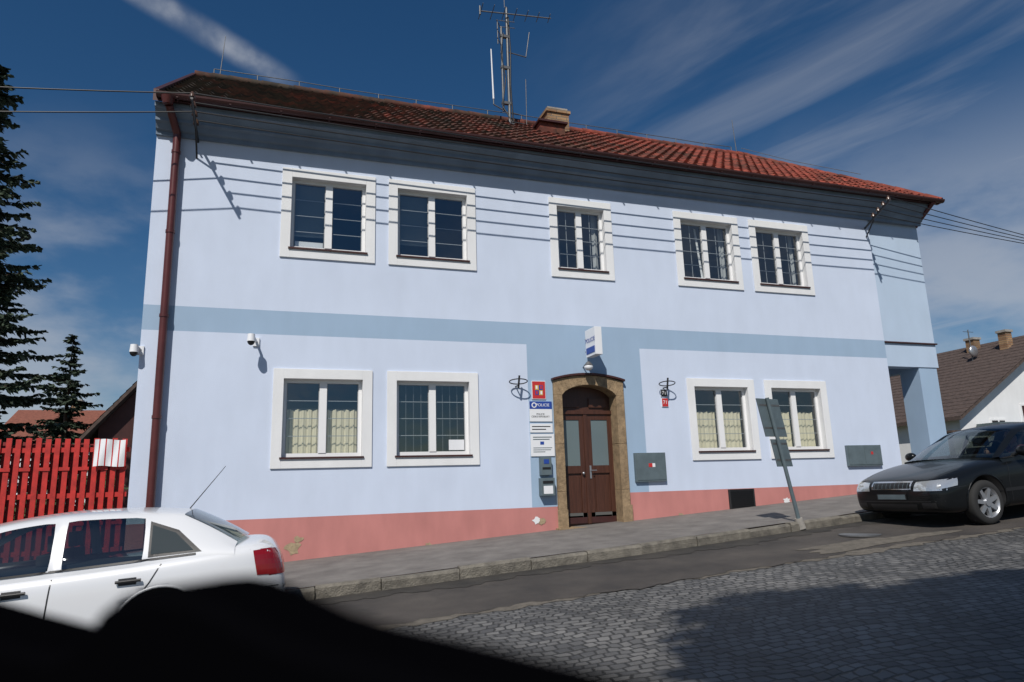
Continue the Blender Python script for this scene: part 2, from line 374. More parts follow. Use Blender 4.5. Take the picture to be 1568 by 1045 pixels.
trim = MB(); fr = MB(); gl = MB(); cu = MB()
def cloth(c0, c1, w0, zt_, m, a, y=0.25, n=48):
    vs = []
    for i in range(n+1):
        xx = c0+(c1-c0)*i/n; yy = y+0.014*math.sin(i*0.7+a)+0.008*math.sin(i*1.7+1)
        vs += [(xx, yy, w0), (xx, yy, zt_+0.01*math.sin(i*.45))]
    cu.add(vs, [(2*i, 2*i+2, 2*i+3, 2*i+1) for i in range(n)], m, True)
def window(a, b, z0, z1, kind, low, ajar=False):
    trim.box(a, a+TW, -0.028, 0, z0, z1, 'white'); trim.box(b-TW, b, -0.028, 0, z0, z1, 'white')
    trim.box(a+TW, b-TW, -0.028, 0, z0, z0+TW, 'white'); trim.box(a+TW, b-TW, -0.028, 0, z1-TW, z1, 'white')
    x0, x1, w0, w1 = a+TW, b-TW, z0+TW, z1-TW
    fr.box(x0-0.03, x1+0.03, -0.055, -0.029, w0-0.014, w0+0.014, 'brown')
    fr.box(x0+0.002, x1-0.002, -0.029, 0.10, w0+0.002, w0+0.014, 'brown')
    w0 += 0.016
    y0, y1 = 0.10, 0.155; t = 0.055
    fr.box(x0, x0+t, y0, y1, w0, w1, 'frame'); fr.box(x1-t, x1, y0, y1, w0, w1, 'frame')
    fr.box(x0+t, x1-t, y0, y1, w0, w0+t+0.01, 'frame'); fr.box(x0+t, x1-t, y0, y1, w1-t, w1, 'frame')
    xm = (x0+x1)/2; fr.box(xm-0.06, xm+0.06, y0-0.012, y1, w0+t+0.01, w1-t, 'frame')
    for ci, (c0, c1) in enumerate(((x0+t, xm-0.06), (xm+0.06, x1-t))):
        fr.box(c0, c0+0.012, 0.121, 0.129, w0+t+.01, w1-t, 'bar'); fr.box(c1-0.012, c1, 0.121, 0.129, w0+t+.01, w1-t, 'bar')
        ty = random.uniform(-0.002, 0.002); tz = random.uniform(-0.002, 0.002)
        gl.poly([(c0,0.13+ty+tz,w0+t),(c1,0.13-ty+tz,w0+t),(c1,0.13-ty-tz,w1-t),(c0,0.13+ty-tz,w1-t)], 'glass')
        if ajar and ci == 0:
            for (q0, q1, zz0, zz1) in ((c0, c0+.05, w0+t, w1-t), (c1-.05, c1, w0+t, w1-t)):
                fr.add([(q0, .16, zz0), (q1, .16, zz0), (q1, .30, zz1), (q0, .30, zz1)], [(0,1,2,3)], 'frame')
        nb = 3
        for k in range(1, nb+1):
            zz = w0+t+(w1-w0-2*t)*k/(nb+1); fr.box(c0, c1, 0.138, 0.146, zz-0.006, zz+0.006, 'bar')
        if kind in ('plain', 'bars'):
            nv = 1 if kind == 'plain' else 3
            for k in range(1, nv+1):
                xx = c0+(c1-c0)*k/(nv+1); fr.box(xx-0.006, xx+0.006, 0.147, 0.155, w0+t, w1-t, 'bar' if kind == 'plain' else 'steel')
    if kind == 'curtain':
        for (c0, c1) in ((x0+t, xm-0.03), (xm+0.03, x1-t)): cloth(c0, c1, w0, w0+(w1-w0)*0.62, 'curtain', a)
        cu.cyl((x0, 0.25, w0+(w1-w0)*0.63), (x1, 0.25, w0+(w1-w0)*0.63), 0.008, m='steel', n=6)
    if kind == 'plain':
        cloth(x0+.02, x0+0.17, w0, w1, 'drape', a, 0.3, 14); cloth(x1-0.14, x1-.02, w0, w1, 'drape', b, 0.3, 12)
    if kind == 'blind':
        c0, c1 = x0+t, xm-0.06
        z = w1-t
        while z > w0+0.30:
            cu.add([(c0,0.20,z),(c1,0.20,z),(c1,0.225,z-0.03),(c0,0.225,z-0.03)], [(0,1,2,3)], 'blind'); z -= 0.034
        if a < 1: cu.box(c0+0.03, c1-0.02, 0.22, 0.23, w0+0.08, w0+0.20, 'signwhite')
kinds_u = ['blind','blind','plain','plain','plain']; kinds_l = ['curtain','bars','curtain','curtain']
for i, ((a, b), k) in enumerate(zip(wins_u, kinds_u)): window(a, b, ZU[0], ZU[1], k, False, i == 3)
for (a, b), k in zip(wins_l, kinds_l): window(a, b, ZL[0], ZL[1], k, True)
fr.box(3.0, 3.28, 0.118, 0.1205, 0.68, 0.86, 'signwhite')
trim.done('window_surrounds', B, 0.004); fr.done('window_frames', B); gl.done('window_panes', B); cu.done('curtains_and_blinds', B)

# door
mb = MB()
cx = (DX0+DX1)/2; J = 0.165
ix0, ix1 = DX0+J, DX1-J; zs, za = 1.66, 1.86
inner = []
for i in range(17):
    t = i/16; x = ix0+(ix1-ix0)*t; inner.append((x, zs+(za-zs)*(1-(2*t-1)**2)**0.7))
outer = []
for i in range(17):
    t = i/16; x = DX0+(DX1-DX0)*t; outer.append((x, 1.93+0.11*(1-(2*t-1)**2)))
for i in range(16):
    mb.prism([inner[i], inner[i+1], outer[i+1], outer[i]], -0.06, 0.3, 'stone')
mb.prism([(DX0,1.93),(DX0,zs),(ix0,zs)], -0.06, 0.3, 'stone'); mb.prism([(DX1,1.93),(ix1,zs),(DX1,zs)], -0.06, 0.3, 'stone')
for z0, z1 in ((-0.9, -0.1), (-0.095, 0.75), (0.755, zs)):
    mb.box(DX0, ix0, -0.06, 0.3, z0, z1, 'stone'); mb.box(ix1, DX1, -0.06, 0.3, z0, z1, 'stone')
mb.box(DX0-0.03, ix0+0.01, -0.075, -0.061, -0.9, -0.42, 'stone'); mb.box(ix1-0.01, DX1+0.03, -0.075, -0.061, -0.9, -0.38, 'stone')
for i in range(16):
    (xa, za_), (xb, zb_) = outer[i], outer[i+1]
    xa = cx+(xa-cx)*1.04; xb = cx+(xb-cx)*1.04
    mb.prism([(xa, za_+0.002), (xb, zb_+0.002), (xb, zb_+0.045), (xa, za_+0.045)], -0.10, 0.0, 'brown')
mb.box(DX0-0.05, DX1+0.05, -0.16, 0.3, -1.1, -0.735, 'stone')
mb.done('door_surround', B, 0.006)
mb = MB()
yb = 0.22
mb.box(ix0, ix1, yb+0.03, yb+0.06, -0.74, 1.9, 'wood')
mb.box(ix0, ix1, yb-0.03, yb+0.03, 1.33, 1.40, 'wood')
mb.box(cx-0.035, cx+0.035, yb-0.02, yb+0.03, -0.7, 1.33, 'wood')
for sx0, sx1 in ((ix0, cx-0.035), (cx+0.035, ix1)):
    mb.box(sx0, sx0+0.09, yb, yb+0.03, -0.7, 1.33, 'wood'); mb.box(sx1-0.09, sx1, yb, yb+0.03, -0.7, 1.33, 'wood')
    for za0, zb0 in ((-0.70, -0.55), (0.22, 0.36), (1.22, 1.33)):
        mb.box(sx0+0.09, sx1-0.09, yb, yb+0.03, za0, zb0, 'wood')
    mb.box(sx0+0.13, sx1-0.13, yb+0.008, yb+0.03, -0.50, 0.17, 'wood')
    mb.box(sx0+0.09, sx1-0.09, yb+0.012, yb+0.029, 0.36, 1.22, 'doorglass')
    mb.box(sx0+0.01, sx1-0.01, yb-0.008, yb, -0.69, -0.58, 'brown')
    mb.box(sx0+0.07, sx1-0.07, yb+0.0, yb+0.03, 1.46, 1.64, 'wood')
mb.box(cx+0.05, cx+0.085, yb-0.015, yb, 0.12, 0.36, 'rim')
mb.cyl((cx+0.067, yb-0.015, 0.27), (cx+0.067, yb-0.06, 0.27), 0.009, m='rim'); mb.cyl((cx+0.067, yb-0.06, 0.27), (cx+0.17, yb-0.06, 0.27), 0.009, m='rim')
mb.sph((cx-0.09, yb-0.03, 0.22), 0.028, 'rim')
mb.done('entrance_door', B, 0.004)

# cornice + eave
mb = MB()
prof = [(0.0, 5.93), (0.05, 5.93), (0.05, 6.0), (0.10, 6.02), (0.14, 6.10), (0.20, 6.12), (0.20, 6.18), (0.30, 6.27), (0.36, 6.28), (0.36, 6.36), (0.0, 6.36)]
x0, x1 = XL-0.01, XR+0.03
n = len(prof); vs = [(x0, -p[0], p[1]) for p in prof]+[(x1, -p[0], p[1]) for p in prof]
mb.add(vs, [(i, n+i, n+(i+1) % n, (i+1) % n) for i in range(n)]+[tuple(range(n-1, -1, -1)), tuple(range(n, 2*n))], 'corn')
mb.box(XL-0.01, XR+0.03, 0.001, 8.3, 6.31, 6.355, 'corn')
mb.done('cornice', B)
mb = MB()
EY, EZ, RY, RZ = -0.46, 6.43, 4.0, 9.5
gxl, gxr = XL+0.03, XR+0.28
n = 8; vs = []
for xx in (gxl, gxr):
    for i in range(n+1):
        t = math.pi*i/n; vs.append((xx, EY-0.055-0.07*math.cos(t), 6.43-0.075*math.sin(t)))
    for i in range(n+1):
        t = math.pi*(n-i)/n; vs.append((xx, EY-0.055-0.062*math.cos(t), 6.43-0.066*math.sin(t)))
k = 2*(n+1)
mb.add(vs, [(i, (i+1) % k, k+(i+1) % k, k+i) for i in range(k)]+[tuple(range(k)), tuple(range(2*k-1, k-1, -1))], 'brown')
mb.box(gxl, gxr, EY+0.03, EY+0.10, 6.365, 6.425, 'brown')
x = gxl+0.3
while x < gxr:
    mb.box(x, x+0.03, EY-0.13, EY+0.02, 6.35, 6.36, 'brown'); x += 0.8
px = -1.64
mb.path([(px-0.12, EY-0.05, 6.37), (px-0.10, EY-0.02, 6.25), (px, -0.10, 5.95), (px, -0.10, -1.25)], 0.062, 'red_pipe', 14)
mb.cyl((px-0.12, EY-0.05, 6.37), (px-0.12, EY-0.05, 6.25), 0.11, 0.07, 12, 'red_pipe')
for z in (5.6, 4.2, 2.8, 1.2, -0.2):
    mb.cyl((px, -0.10, z), (px, -0.10, z+0.05), 0.072, m='red_pipe', n=14); mb.box(px-0.01, px+0.01, -0.06, 0.0, z, z+0.03, 'steel')
mb.path([(XR+0.0, EY-0.05, 6.37), (XR+0.02, -0.02, 6.05), (XR+0.02, 0.1, 5.95)], 0.05, 'red_pipe', 12)
mb.done('gutter_and_downpipe', B)

mb = MB()
rows, P = 15, 0.235
hx = 13.25
nx = int((gxr-gxl)/(P/5)); vs = []; fs = []
def rowpts(t, lift, jig=0):
    y = EY+(RY-EY)*t; z = EZ+(RZ-EZ)*t; xm = gxr+(hx-gxr)*t
    out = []; jr = random.Random(int(t*1000)+jig)
    jz = [jr.uniform(-.007, .009) for _ in range(nx//5+2)]
    for i in range(nx+1):
        x = gxl+(gxr-gxl)*i/nx; ph_ = (x-gxl)/P*2*math.pi
        h = 0.022*math.cos(ph_)+0.008*math.cos(2*ph_)+(jz[i//5] if jig else 0)
        out.append((min(x, xm), y-0.55*(h+lift), z+0.8*(h+lift)))
    return out
for r in range(rows):
    a = rowpts(r/rows, 0.045, 7); b = rowpts((r+1)/rows, 0.0)
    o = len(vs); vs += a+b
    fs += [(o+i, o+i+1, o+nx+1+i+1, o+nx+1+i) for i in range(nx)]
    a0 = rowpts(r/rows, 0.0); o2 = len(vs); vs += a0
    fs += [(o2+i, o2+i+1, o+i+1, o+i) for i in range(nx)]
mb.add(vs, fs, 'tile')
mb.poly([(gxl, RY, RZ), (hx, RY, RZ), (gxr, 8.5, EZ), (gxl, 8.5, EZ)], 'tile')
mb.poly([(gxr, EY, EZ), (gxr, 8.5, EZ), (hx, RY, RZ)], 'tile')
mb.poly([(XL+.06, EY+0.2, 6.36), (XL+.06, 8.3, 6.36), (XL+.06, RY, RZ-0.1)], 'wall')
def slab(p, q, w, h, m):
    p = Vector(p); q = Vector(q)
    mb.add([p+Vector((-w, 0, h)), p+Vector((w, 0, h)), q+Vector((w, 0, h)), q+Vector((-w, 0, h)), p+Vector((-w, 0, -0.12)), p+Vector((w, 0, -0.12)), q+Vector((w, 0, -0.12)), q+Vector((-w, 0, -0.12))],
           [(0,1,2,3),(4,7,6,5),(0,4,5,1),(3,2,6,7),(0,3,7,4),(1,5,6,2)], m)
slab((gxl-0.01, EY-0.03, EZ-0.01), (gxl-0.01, RY, RZ-0.01), 0.04, 0.085, 'brown')
slab((gxl-0.01, RY+0.002, RZ-0.01), (gxl-0.01, 8.5, EZ-0.01), 0.04, 0.085, 'brown')
def ridge(p, q, r=0.10):
    p = Vector(p); q = Vector(q); L = (q-p).length; n = int(L/0.36)
    for i in range(n):
        j = Vector((0, 0, random.uniform(-.008, .008)))
        a = p+(q-p)*(i/n)+j; b = p+(q-p)*((i+1.06)/n)+j; mb.cyl(a, b, r*1.06, r*0.93, 10, 'tile')
ridge((gxl, RY, RZ+0.02), (hx, RY, RZ+0.02)); ridge((hx, RY, RZ+0.02), (gxr, EY, EZ+0.02), 0.085); ridge((hx, RY, RZ+0.02), (gxr, 8.5, EZ+0.02), 0.085)
mb.done('tiled_roof', B)
mb = MB()
mb.box(6.46, 7.06, 3.15, 3.7, 8.5, 9.46, 'brick'); mb.box(6.42, 7.10, 3.11, 3.74, 9.46, 9.54, 'brick'); mb.box(6.48, 7.04, 3.17, 3.68, 9.54, 9.62, 'conc')
mb.box(6.39, 7.11, 3.0, 3.149, 8.65, 8.82, 'tile')
mb.done('chimney', B)
mb = MB()
mb.box(5.85, 6.5, 2.2, 2.9, 8.2, 8.56, 'tile'); mb.box(5.80, 6.55, 2.12, 2.95, 8.56, 8.61, 'brown')
mb.done('roof_hatch', B)
mb = MB(); x = gxl+0.4; pts = []
while x < hx:
    mb.cyl((x, RY, RZ+0.08), (x, RY, RZ+0.24), 0.013, m='steel', n=6); pts.append((x, RY, RZ+0.24+random.uniform(-.012, .012))); x += 0.95
mb.path(pts, 0.011, 'steel', 5)
mb.cyl((-1.4, RY, RZ+0.1), (-1.33, RY, RZ+1.15), 0.012, 0.007, m='steel', n=6)
mb.cyl((12.9, RY, RZ+0.1), (12.85, RY, RZ+1.15), 0.014, 0.009, m='steel', n=6)
mb.path([(13.0, RY-0.1, RZ+0.2), (13.6, 2.6, 8.75), (14.3, 1.0, 7.7)], 0.008, 'steel', 5)
mb.done('lightning_conductor', B)

# antenna mast
mb = MB()
ax, ay = 5.45, 3.2
mb.cyl((ax, ay, 8.7), (ax, ay, 12.3), 0.04, 0.034, m='steel'); mb.cyl((ax-0.16, ay, 9.3), (ax-0.16, ay, 11.7), 0.03, m='steel')
for z in (9.5, 10.5, 11.4): mb.box(ax-0.2, ax+0.05, ay-0.04, ay+0.04, z, z+0.07, 'steel')
mb.cyl((ax-0.75, ay, 12.05), (ax+1.15, ay-0.25, 12.05), 0.017, m='steel', n=6)
for k in range(7):
    t = k/6; cx_ = ax-0.7+1.8*t; cy_ = ay-0.24*t; L = 0.32-0.15*t
    mb.cyl((cx_-0.03, cy_-L, 12.05), (cx_+0.03, cy_+L, 12.05), 0.010, m='steel', n=5)
mb.cyl((ax-0.72, ay, 11.95), (ax-0.72, ay, 12.2), 0.024, m='steel', n=6)
mb.cyl((ax-0.05, ay, 12.3), (ax-0.05, ay, 12.65), 0.010, m='steel', n=5)
mb.path([(ax, ay, 11.0), (ax+0.5, ay, 10.95)], 0.015, 'steel'); mb.cyl((ax+0.5, ay, 10.95), (ax+0.62, ay, 11.7), 0.012, m='steel', n=6)
mb.cyl((ax+0.45, ay, 8.95), (ax+0.47, ay, 10.3), 0.010, m='steel', n=6); mb.path([(ax, ay, 9.3), (ax+0.45, ay, 9.25)], 0.012, 'steel')
mb.cyl((ax-0.42, ay, 9.6), (ax-0.45, ay, 11.0), 0.024, 0.016, m='signwhite', n=8); mb.path([(ax, ay, 9.25), (ax-0.42, ay, 9.45), (ax-0.42, ay, 9.6)], 0.016, 'steel')
for z in (11.15, 11.4, 11.65): mb.cyl((ax-0.16, ay, z), (ax-0.33, ay-0.15, z+0.12), 0.011, m='steel', n=5)
mb.cyl((ax-0.3, ay-0.12, 11.1), (ax-0.3, ay-0.12, 11.8), 0.014, m='steel', n=5)
for z in (11.7, 11.88): mb.path([(ax-0.22, ay, z), (ax+0.2, ay-.05, z)], 0.010, 'steel', 5)
mb.path([(ax+0.03, ay-0.04, 12.0), (ax+0.06, ay-0.05, 11), (ax+0.03, ay-0.06, 10), (ax+0.07, ay-0.06, 9.0), (ax+0.3, ay-0.3, 8.85)], 0.018, 'black', 6)
mb.path([(ax-0.12, ay-0.04, 11.5), (ax-0.2, ay-0.05, 10.9), (ax-0.10, ay-0.06, 10.2), (ax-0.2, ay-0.06, 9.4), (ax, ay-0.2, 8.9)], 0.014, 'black', 6)
mb.box(ax-0.1, ax+0.1, ay-0.1, ay+0.1, 8.75, 8.95, 'steel')
mb.done('antenna_mast', B)

# facade fittings
mb = MB()
mb.box(6.57, 7.23, -0.06, -0.001, 0.03, 0.57, 'grey'); mb.box(6.60, 7.20, -0.068, -0.0605, 0.06, 0.54, 'grey'); mb.box(6.85, 6.93, -0.071, -0.0685, 0.30, 0.37, 'signred'); mb.box(6.93, 6.99, -0.071, -0.0685, 0.30, 0.37, 'signwhite')
mb.box(11.67, 12.60, -0.06, -0.001, 0.22, 0.66, 'grey'); mb.box(11.70, 12.125, -0.068, -0.0605, 0.25, 0.63, 'grey'); mb.box(12.135, 12.57, -0.068, -0.0605, 0.25, 0.63, 'grey'); mb.box(12.3, 12.36, -0.071, -0.0685, 0.46, 0.52, 'signred')
mb.done('meter_boxes', B, 0.004)
mb = MB()
x0, x1, z0, z1 = VX
mb.box(x0, x1, -0.02, -0.001, z0, z1, 'black')
k = z0+0.03
while k < z1-0.02: mb.box(x0+0.03, x1-0.03, -0.032, -0.0205, k, k+0.012, 'black'); k += 0.035
mb.box(x0, x0+0.03, -0.035, -0.0205, z0, z1, 'dark'); mb.box(x1-0.03, x1, -0.035, -0.0205, z0, z1, 'dark')
mb.done('cellar_vent', B)
mb = MB()
mb.box(4.64, 4.84, -0.12, -0.001, 0.20, 0.52, 'grey'); mb.box(4.66, 4.82, -0.126, -0.1205, 0.30, 0.34, 'black'); mb.box(4.69, 4.79, -0.126, -0.1205, 0.40, 0.48, 'signblue')
mb.box(4.62, 4.88, -0.14, -0.001, -0.16, 0.15, 'grey'); mb.box(4.65, 4.85, -0.146, -0.1405, 0.05, 0.10, 'black'); mb.box(4.66, 4.84, -0.146, -0.1405, -0.13, 0.01, 'signwhite')
mb.done('letterboxes', B, 0.008)
def plate(name, x0, x1, z0, z1, parts):
    mb = MB(); mb.box(x0, x1, -0.02, -0.001, z0, z1, 'signwhite')
    for (a, b, c, d, m) in parts: mb.box(x0+(x1-x0)*a, x0+(x1-x0)*b, -0.0225, -0.0205, z0+(z1-z0)*c, z0+(z1-z0)*d, m)
    return mb.done(name, B)
plate('state_crest_plate', 4.55, 4.82, 1.58, 1.92, [(0.03,.97,.03,.97,'signred')])
mb = MB()
for (a, b, c, d, m) in ((4.61,4.683,1.75,1.84,'signgold'),(4.69,4.763,1.75,1.84,'signblue'),(4.61,4.683,1.655,1.745,'signblue'),(4.69,4.763,1.655,1.745,'signgold'),(4.625,4.66,1.77,1.83,'signwhite'),(4.715,4.75,1.77,1.83,'signred'),(4.625,4.66,1.67,1.73,'signred'),(4.715,4.75,1.67,1.73,'signwhite')):
    y = -0.024 if m in ('signgold', 'signblue') and b-a > .05 else -0.026
    mb.box(a, b, y-0.001, y, c, d, m)
mb.done('crest_shield', B)
plate('police_plate', 4.49, 4.93, 1.17, 1.54, [(0,1,.62,1,'signblue')])
mb = MB(); mb.cyl((4.58, -0.024, 1.47), (4.58, -0.0225, 1.47), 0.05, m='signwhite', n=20); mb.cyl((4.58, -0.026, 1.47), (4.58, -0.0245, 1.47), 0.03, m='signblue', n=20); mb.done('police_badge', B)
text('plate_text', 'POLICIE', (4.75, -0.0235, 1.47), 0.075, 'signwhite', B)
text('plate_text_2', 'POLICIE\nCESKE REPUBLIKY', (4.70, -0.0215, 1.28), 0.045, 'black', B)
plate('notice_plate', 4.49, 4.93, 0.97, 1.13, [(0.08,.9,.62,.72,'black'),(.08,.7,.3,.4,'black')])
plate('notice_board', 4.49, 4.95, 0.54, 0.94, [(.1,.9,.84,.88,'grey'),(.1,.8,.74,.78,'grey'),(.1,.9,.36,.39,'grey'),(.1,.85,.27,.3,'grey'),(.1,.6,.18,.21,'grey'),(.4,.56,.52,.66,'signblue')])
plate('house_number_plate', 7.26, 7.40, 1.66, 1.80, [(0.02,.98,.03,.97,'black')]); plate('house_number_plate_red', 7.27, 7.41, 1.46, 1.63, [(0.02,.98,.03,.97,'signred')])
text('number_text', '71', (7.33, -0.024, 1.73), 0.10, 'signwhite', B); text('number_text_2', '71', (7.34, -0.024, 1.545), 0.10, 'signwhite', B)
mb = MB()
mb.box(5.63, 5.77, -0.56, -0.14, 2.36, 2.88, 'signwhite')
mb.box(5.622, 5.629, -0.53, -0.17, 2.41, 2.53, 'signblue')
for z in (2.5, 2.75): mb.cyl((5.70, 0, z), (5.70, -0.14, z), 0.015, m='steel')
mb.path([(5.62, 0, 2.2), (5.62, -0.14, 2.24), (5.62, -0.22, 2.22)], 0.012, 'steel'); mb.sph((5.62, -0.24, 2.17), (0.085, 0.085, 0.07), 'signwhite'); mb.cyl((5.62, -0.24, 2.20), (5.62, -0.24, 2.27), 0.09, 0.03, 14, 'steel')
mb.done('police_sign', B, 0.012)
text('police_sign_text', 'POLICIE', (5.626, -0.35, 2.66), 0.115, 'signblue', B, (R(90), 0, R(-90)))
mb = MB()
for fx, fz in ((4.24, 1.86), (7.33, 1.88)):
    mb.ring((fx, -0.16, fz+0.02), (1, 0, 0), (0, -0.8, 0.25), 0.17, 0.13, 0.010, 'black')
    mb.cyl((fx+0.0, -0.15, fz-0.10), (fx+0.02, -0.17, fz+0.13), 0.018, m='black'); mb.cyl((fx, 0, fz-0.05), (fx, -0.15, fz-0.05), 0.012, m='black')
mb.done('flag_holders', B)
mb = MB()
def cctv(x, z, y=-0.3):
    mb.box(x+0.02, x+0.12, -0.03, 0.0, z-0.02, z+0.12, 'signwhite'); mb.path([(x+0.07, -0.03, z+0.06), (x+0.03, y*0.7, z+0.10), (x, y, z+0.10)], 0.022, 'signwhite')
    mb.cyl((x, y, z+0.12), (x, y, z+0.0), 0.055, 0.065, 16, 'signwhite'); mb.sph((x, y, z), (0.058, 0.058, 0.065), 'black')
cctv(-0.33, 2.42)
cctv(-2.02, 2.22, -0.12)
mb.done('security_cameras', B)
mb = MB(); nb_ = [0]
def blotch(x, z, r, m, seed):
    rnd = random.Random(seed); pts = []; nb_[0] += 1
    for i in range(14):
        t = 2*math.pi*i/14; k = r*rnd.uniform(0.55, 1.1); pts.append((x+k*math.cos(t)*1.3, -0.003-0.0015*nb_[0], z+k*math.sin(t)))
    mb.poly(pts, m)
M['bareplaster'] = mat('bare_plaster', (0.35, 0.27, 0.17), 0.95, var=0.3, scale=20)
blotch(0.42, -0.83, 0.11, 'bareplaster', 1); blotch(0.5, -0.70, 0.06, 'bareplaster', 2); blotch(4.55, -0.58, 0.07, 'white', 3); blotch(4.66, -0.61, 0.06, 'bareplaster', 5); blotch(10.0, -0.43, 0.07, 'white', 8); blotch(2.6, -0.9, 0.05, 'bareplaster', 9); blotch(7.5, -0.62, 0.05, 'bareplaster', 19)
mb.done('plinth_patches', B)

# ------------------------------------------------------------------ wall brackets + power lines
W = MB(); br = MB()
lt = [Vector((-1.33, -y, 5.90+0.13*y)) for y in (0.42, 0.65, 0.88, 1.11)]
rt = [Vector((13.1-0.35*y, -y, 5.72+0.18*y)) for y in (0.40, 0.62, 0.84, 1.06)]
br.path([(-1.33, 0, 5.90), (-1.33, -1.16, 6.05)], 0.022, 'black'); br.path([(-1.33, 0, 5.6), (-1.33, -0.4, 5.94)], 0.015, 'black')
br.path([(13.1, 0, 5.72), (12.7, -1.12, 5.92)], 0.022, 'black'); br.path([(13.1, 0, 5.5), (12.97, -0.4, 5.78)], 0.015, 'black')
for p in lt+rt:
    br.cyl(p, p+Vector((0, 0, 0.05)), 0.02, m='black', n=8); br.cyl(p+Vector((0, 0, 0.05)), p+Vector((0, 0, 0.09)), 0.05, 0.04, 12, 'ceramic'); br.cyl(p+Vector((0, 0, 0.09)), p+Vector((0, 0, 0.14)), 0.04, 0.02, 12, 'ceramic')
br.done('wall_brackets', B)
def sag(a, b, s, n=24):
    return [a+(b-a)*(i/n)+Vector((0, 0, -s*4*(i/n)*(1-i/n))) for i in range(n+1)]
up = Vector((0, 0, 0.12))
for i in range(4): W.path(sag(lt[i]+up, rt[i]+up, 0.05), 0.0125, 'black', 5)
for i, p in enumerate((lt[3], lt[1])): W.path(sag(p+up, Vector((-16.0, -1.2+0.5*i, 5.2-0.45*i)), 0.3), 0.011, 'black', 5)
for i, p in enumerate(rt): W.path(sag(p+up, Vector((34.0, -1.2+0.25*i, 5.25-0.12*i)), 0.35), 0.010, 'black', 5)
W.done('power_lines')
def upole(x, y, h):
    mb = MB(); mb.cyl((x, y, zp(x)-0.5), (x, y, h), 0.14, 0.10, 12, 'conc'); mb.box(x-0.05, x+0.05, y-0.6, y+0.9, h-0.9, h-0.8, 'steel'); mb.done('utility_pole')
upole(-16.1, -1.0, 6.0); upole(34.1, -1.0, 5.9)

# ------------------------------------------------------------------ cars
def lathe(mb, prof, c, m, n=32):
    vs = []; fs = []
    for (r, y) in prof:
        for i in range(n):
            t = 2*math.pi*i/n; vs.append((c[0]+r*math.cos(t), c[1]+y, c[2]+r*math.sin(t)))
    for j in range(len(prof)-1):
        for i in range(n): fs.append((j*n+i, j*n+(i+1) % n, (j+1)*n+(i+1) % n, (j+1)*n+i))
    mb.add(vs, fs, m, True)
M['carglass'] = glass('car_glass', (0.42, 0.48, 0.47), 0.12, 0.05)
M['lamp_red'] = mat('tail_lamp_red', (0.22, 0.006, 0.010), 0.15, coat=0.4)
M['lamp_clear'] = mat('headlamp_lens', (0.55, 0.57, 0.58), 0.08, 0.6, coat=0.6)
M['chrome'] = mat('chrome', (0.6, 0.6, 0.62), 0.12, 1.0)
M['seat'] = mat('seat_fabric', (0.06, 0.06, 0.065), 0.9)
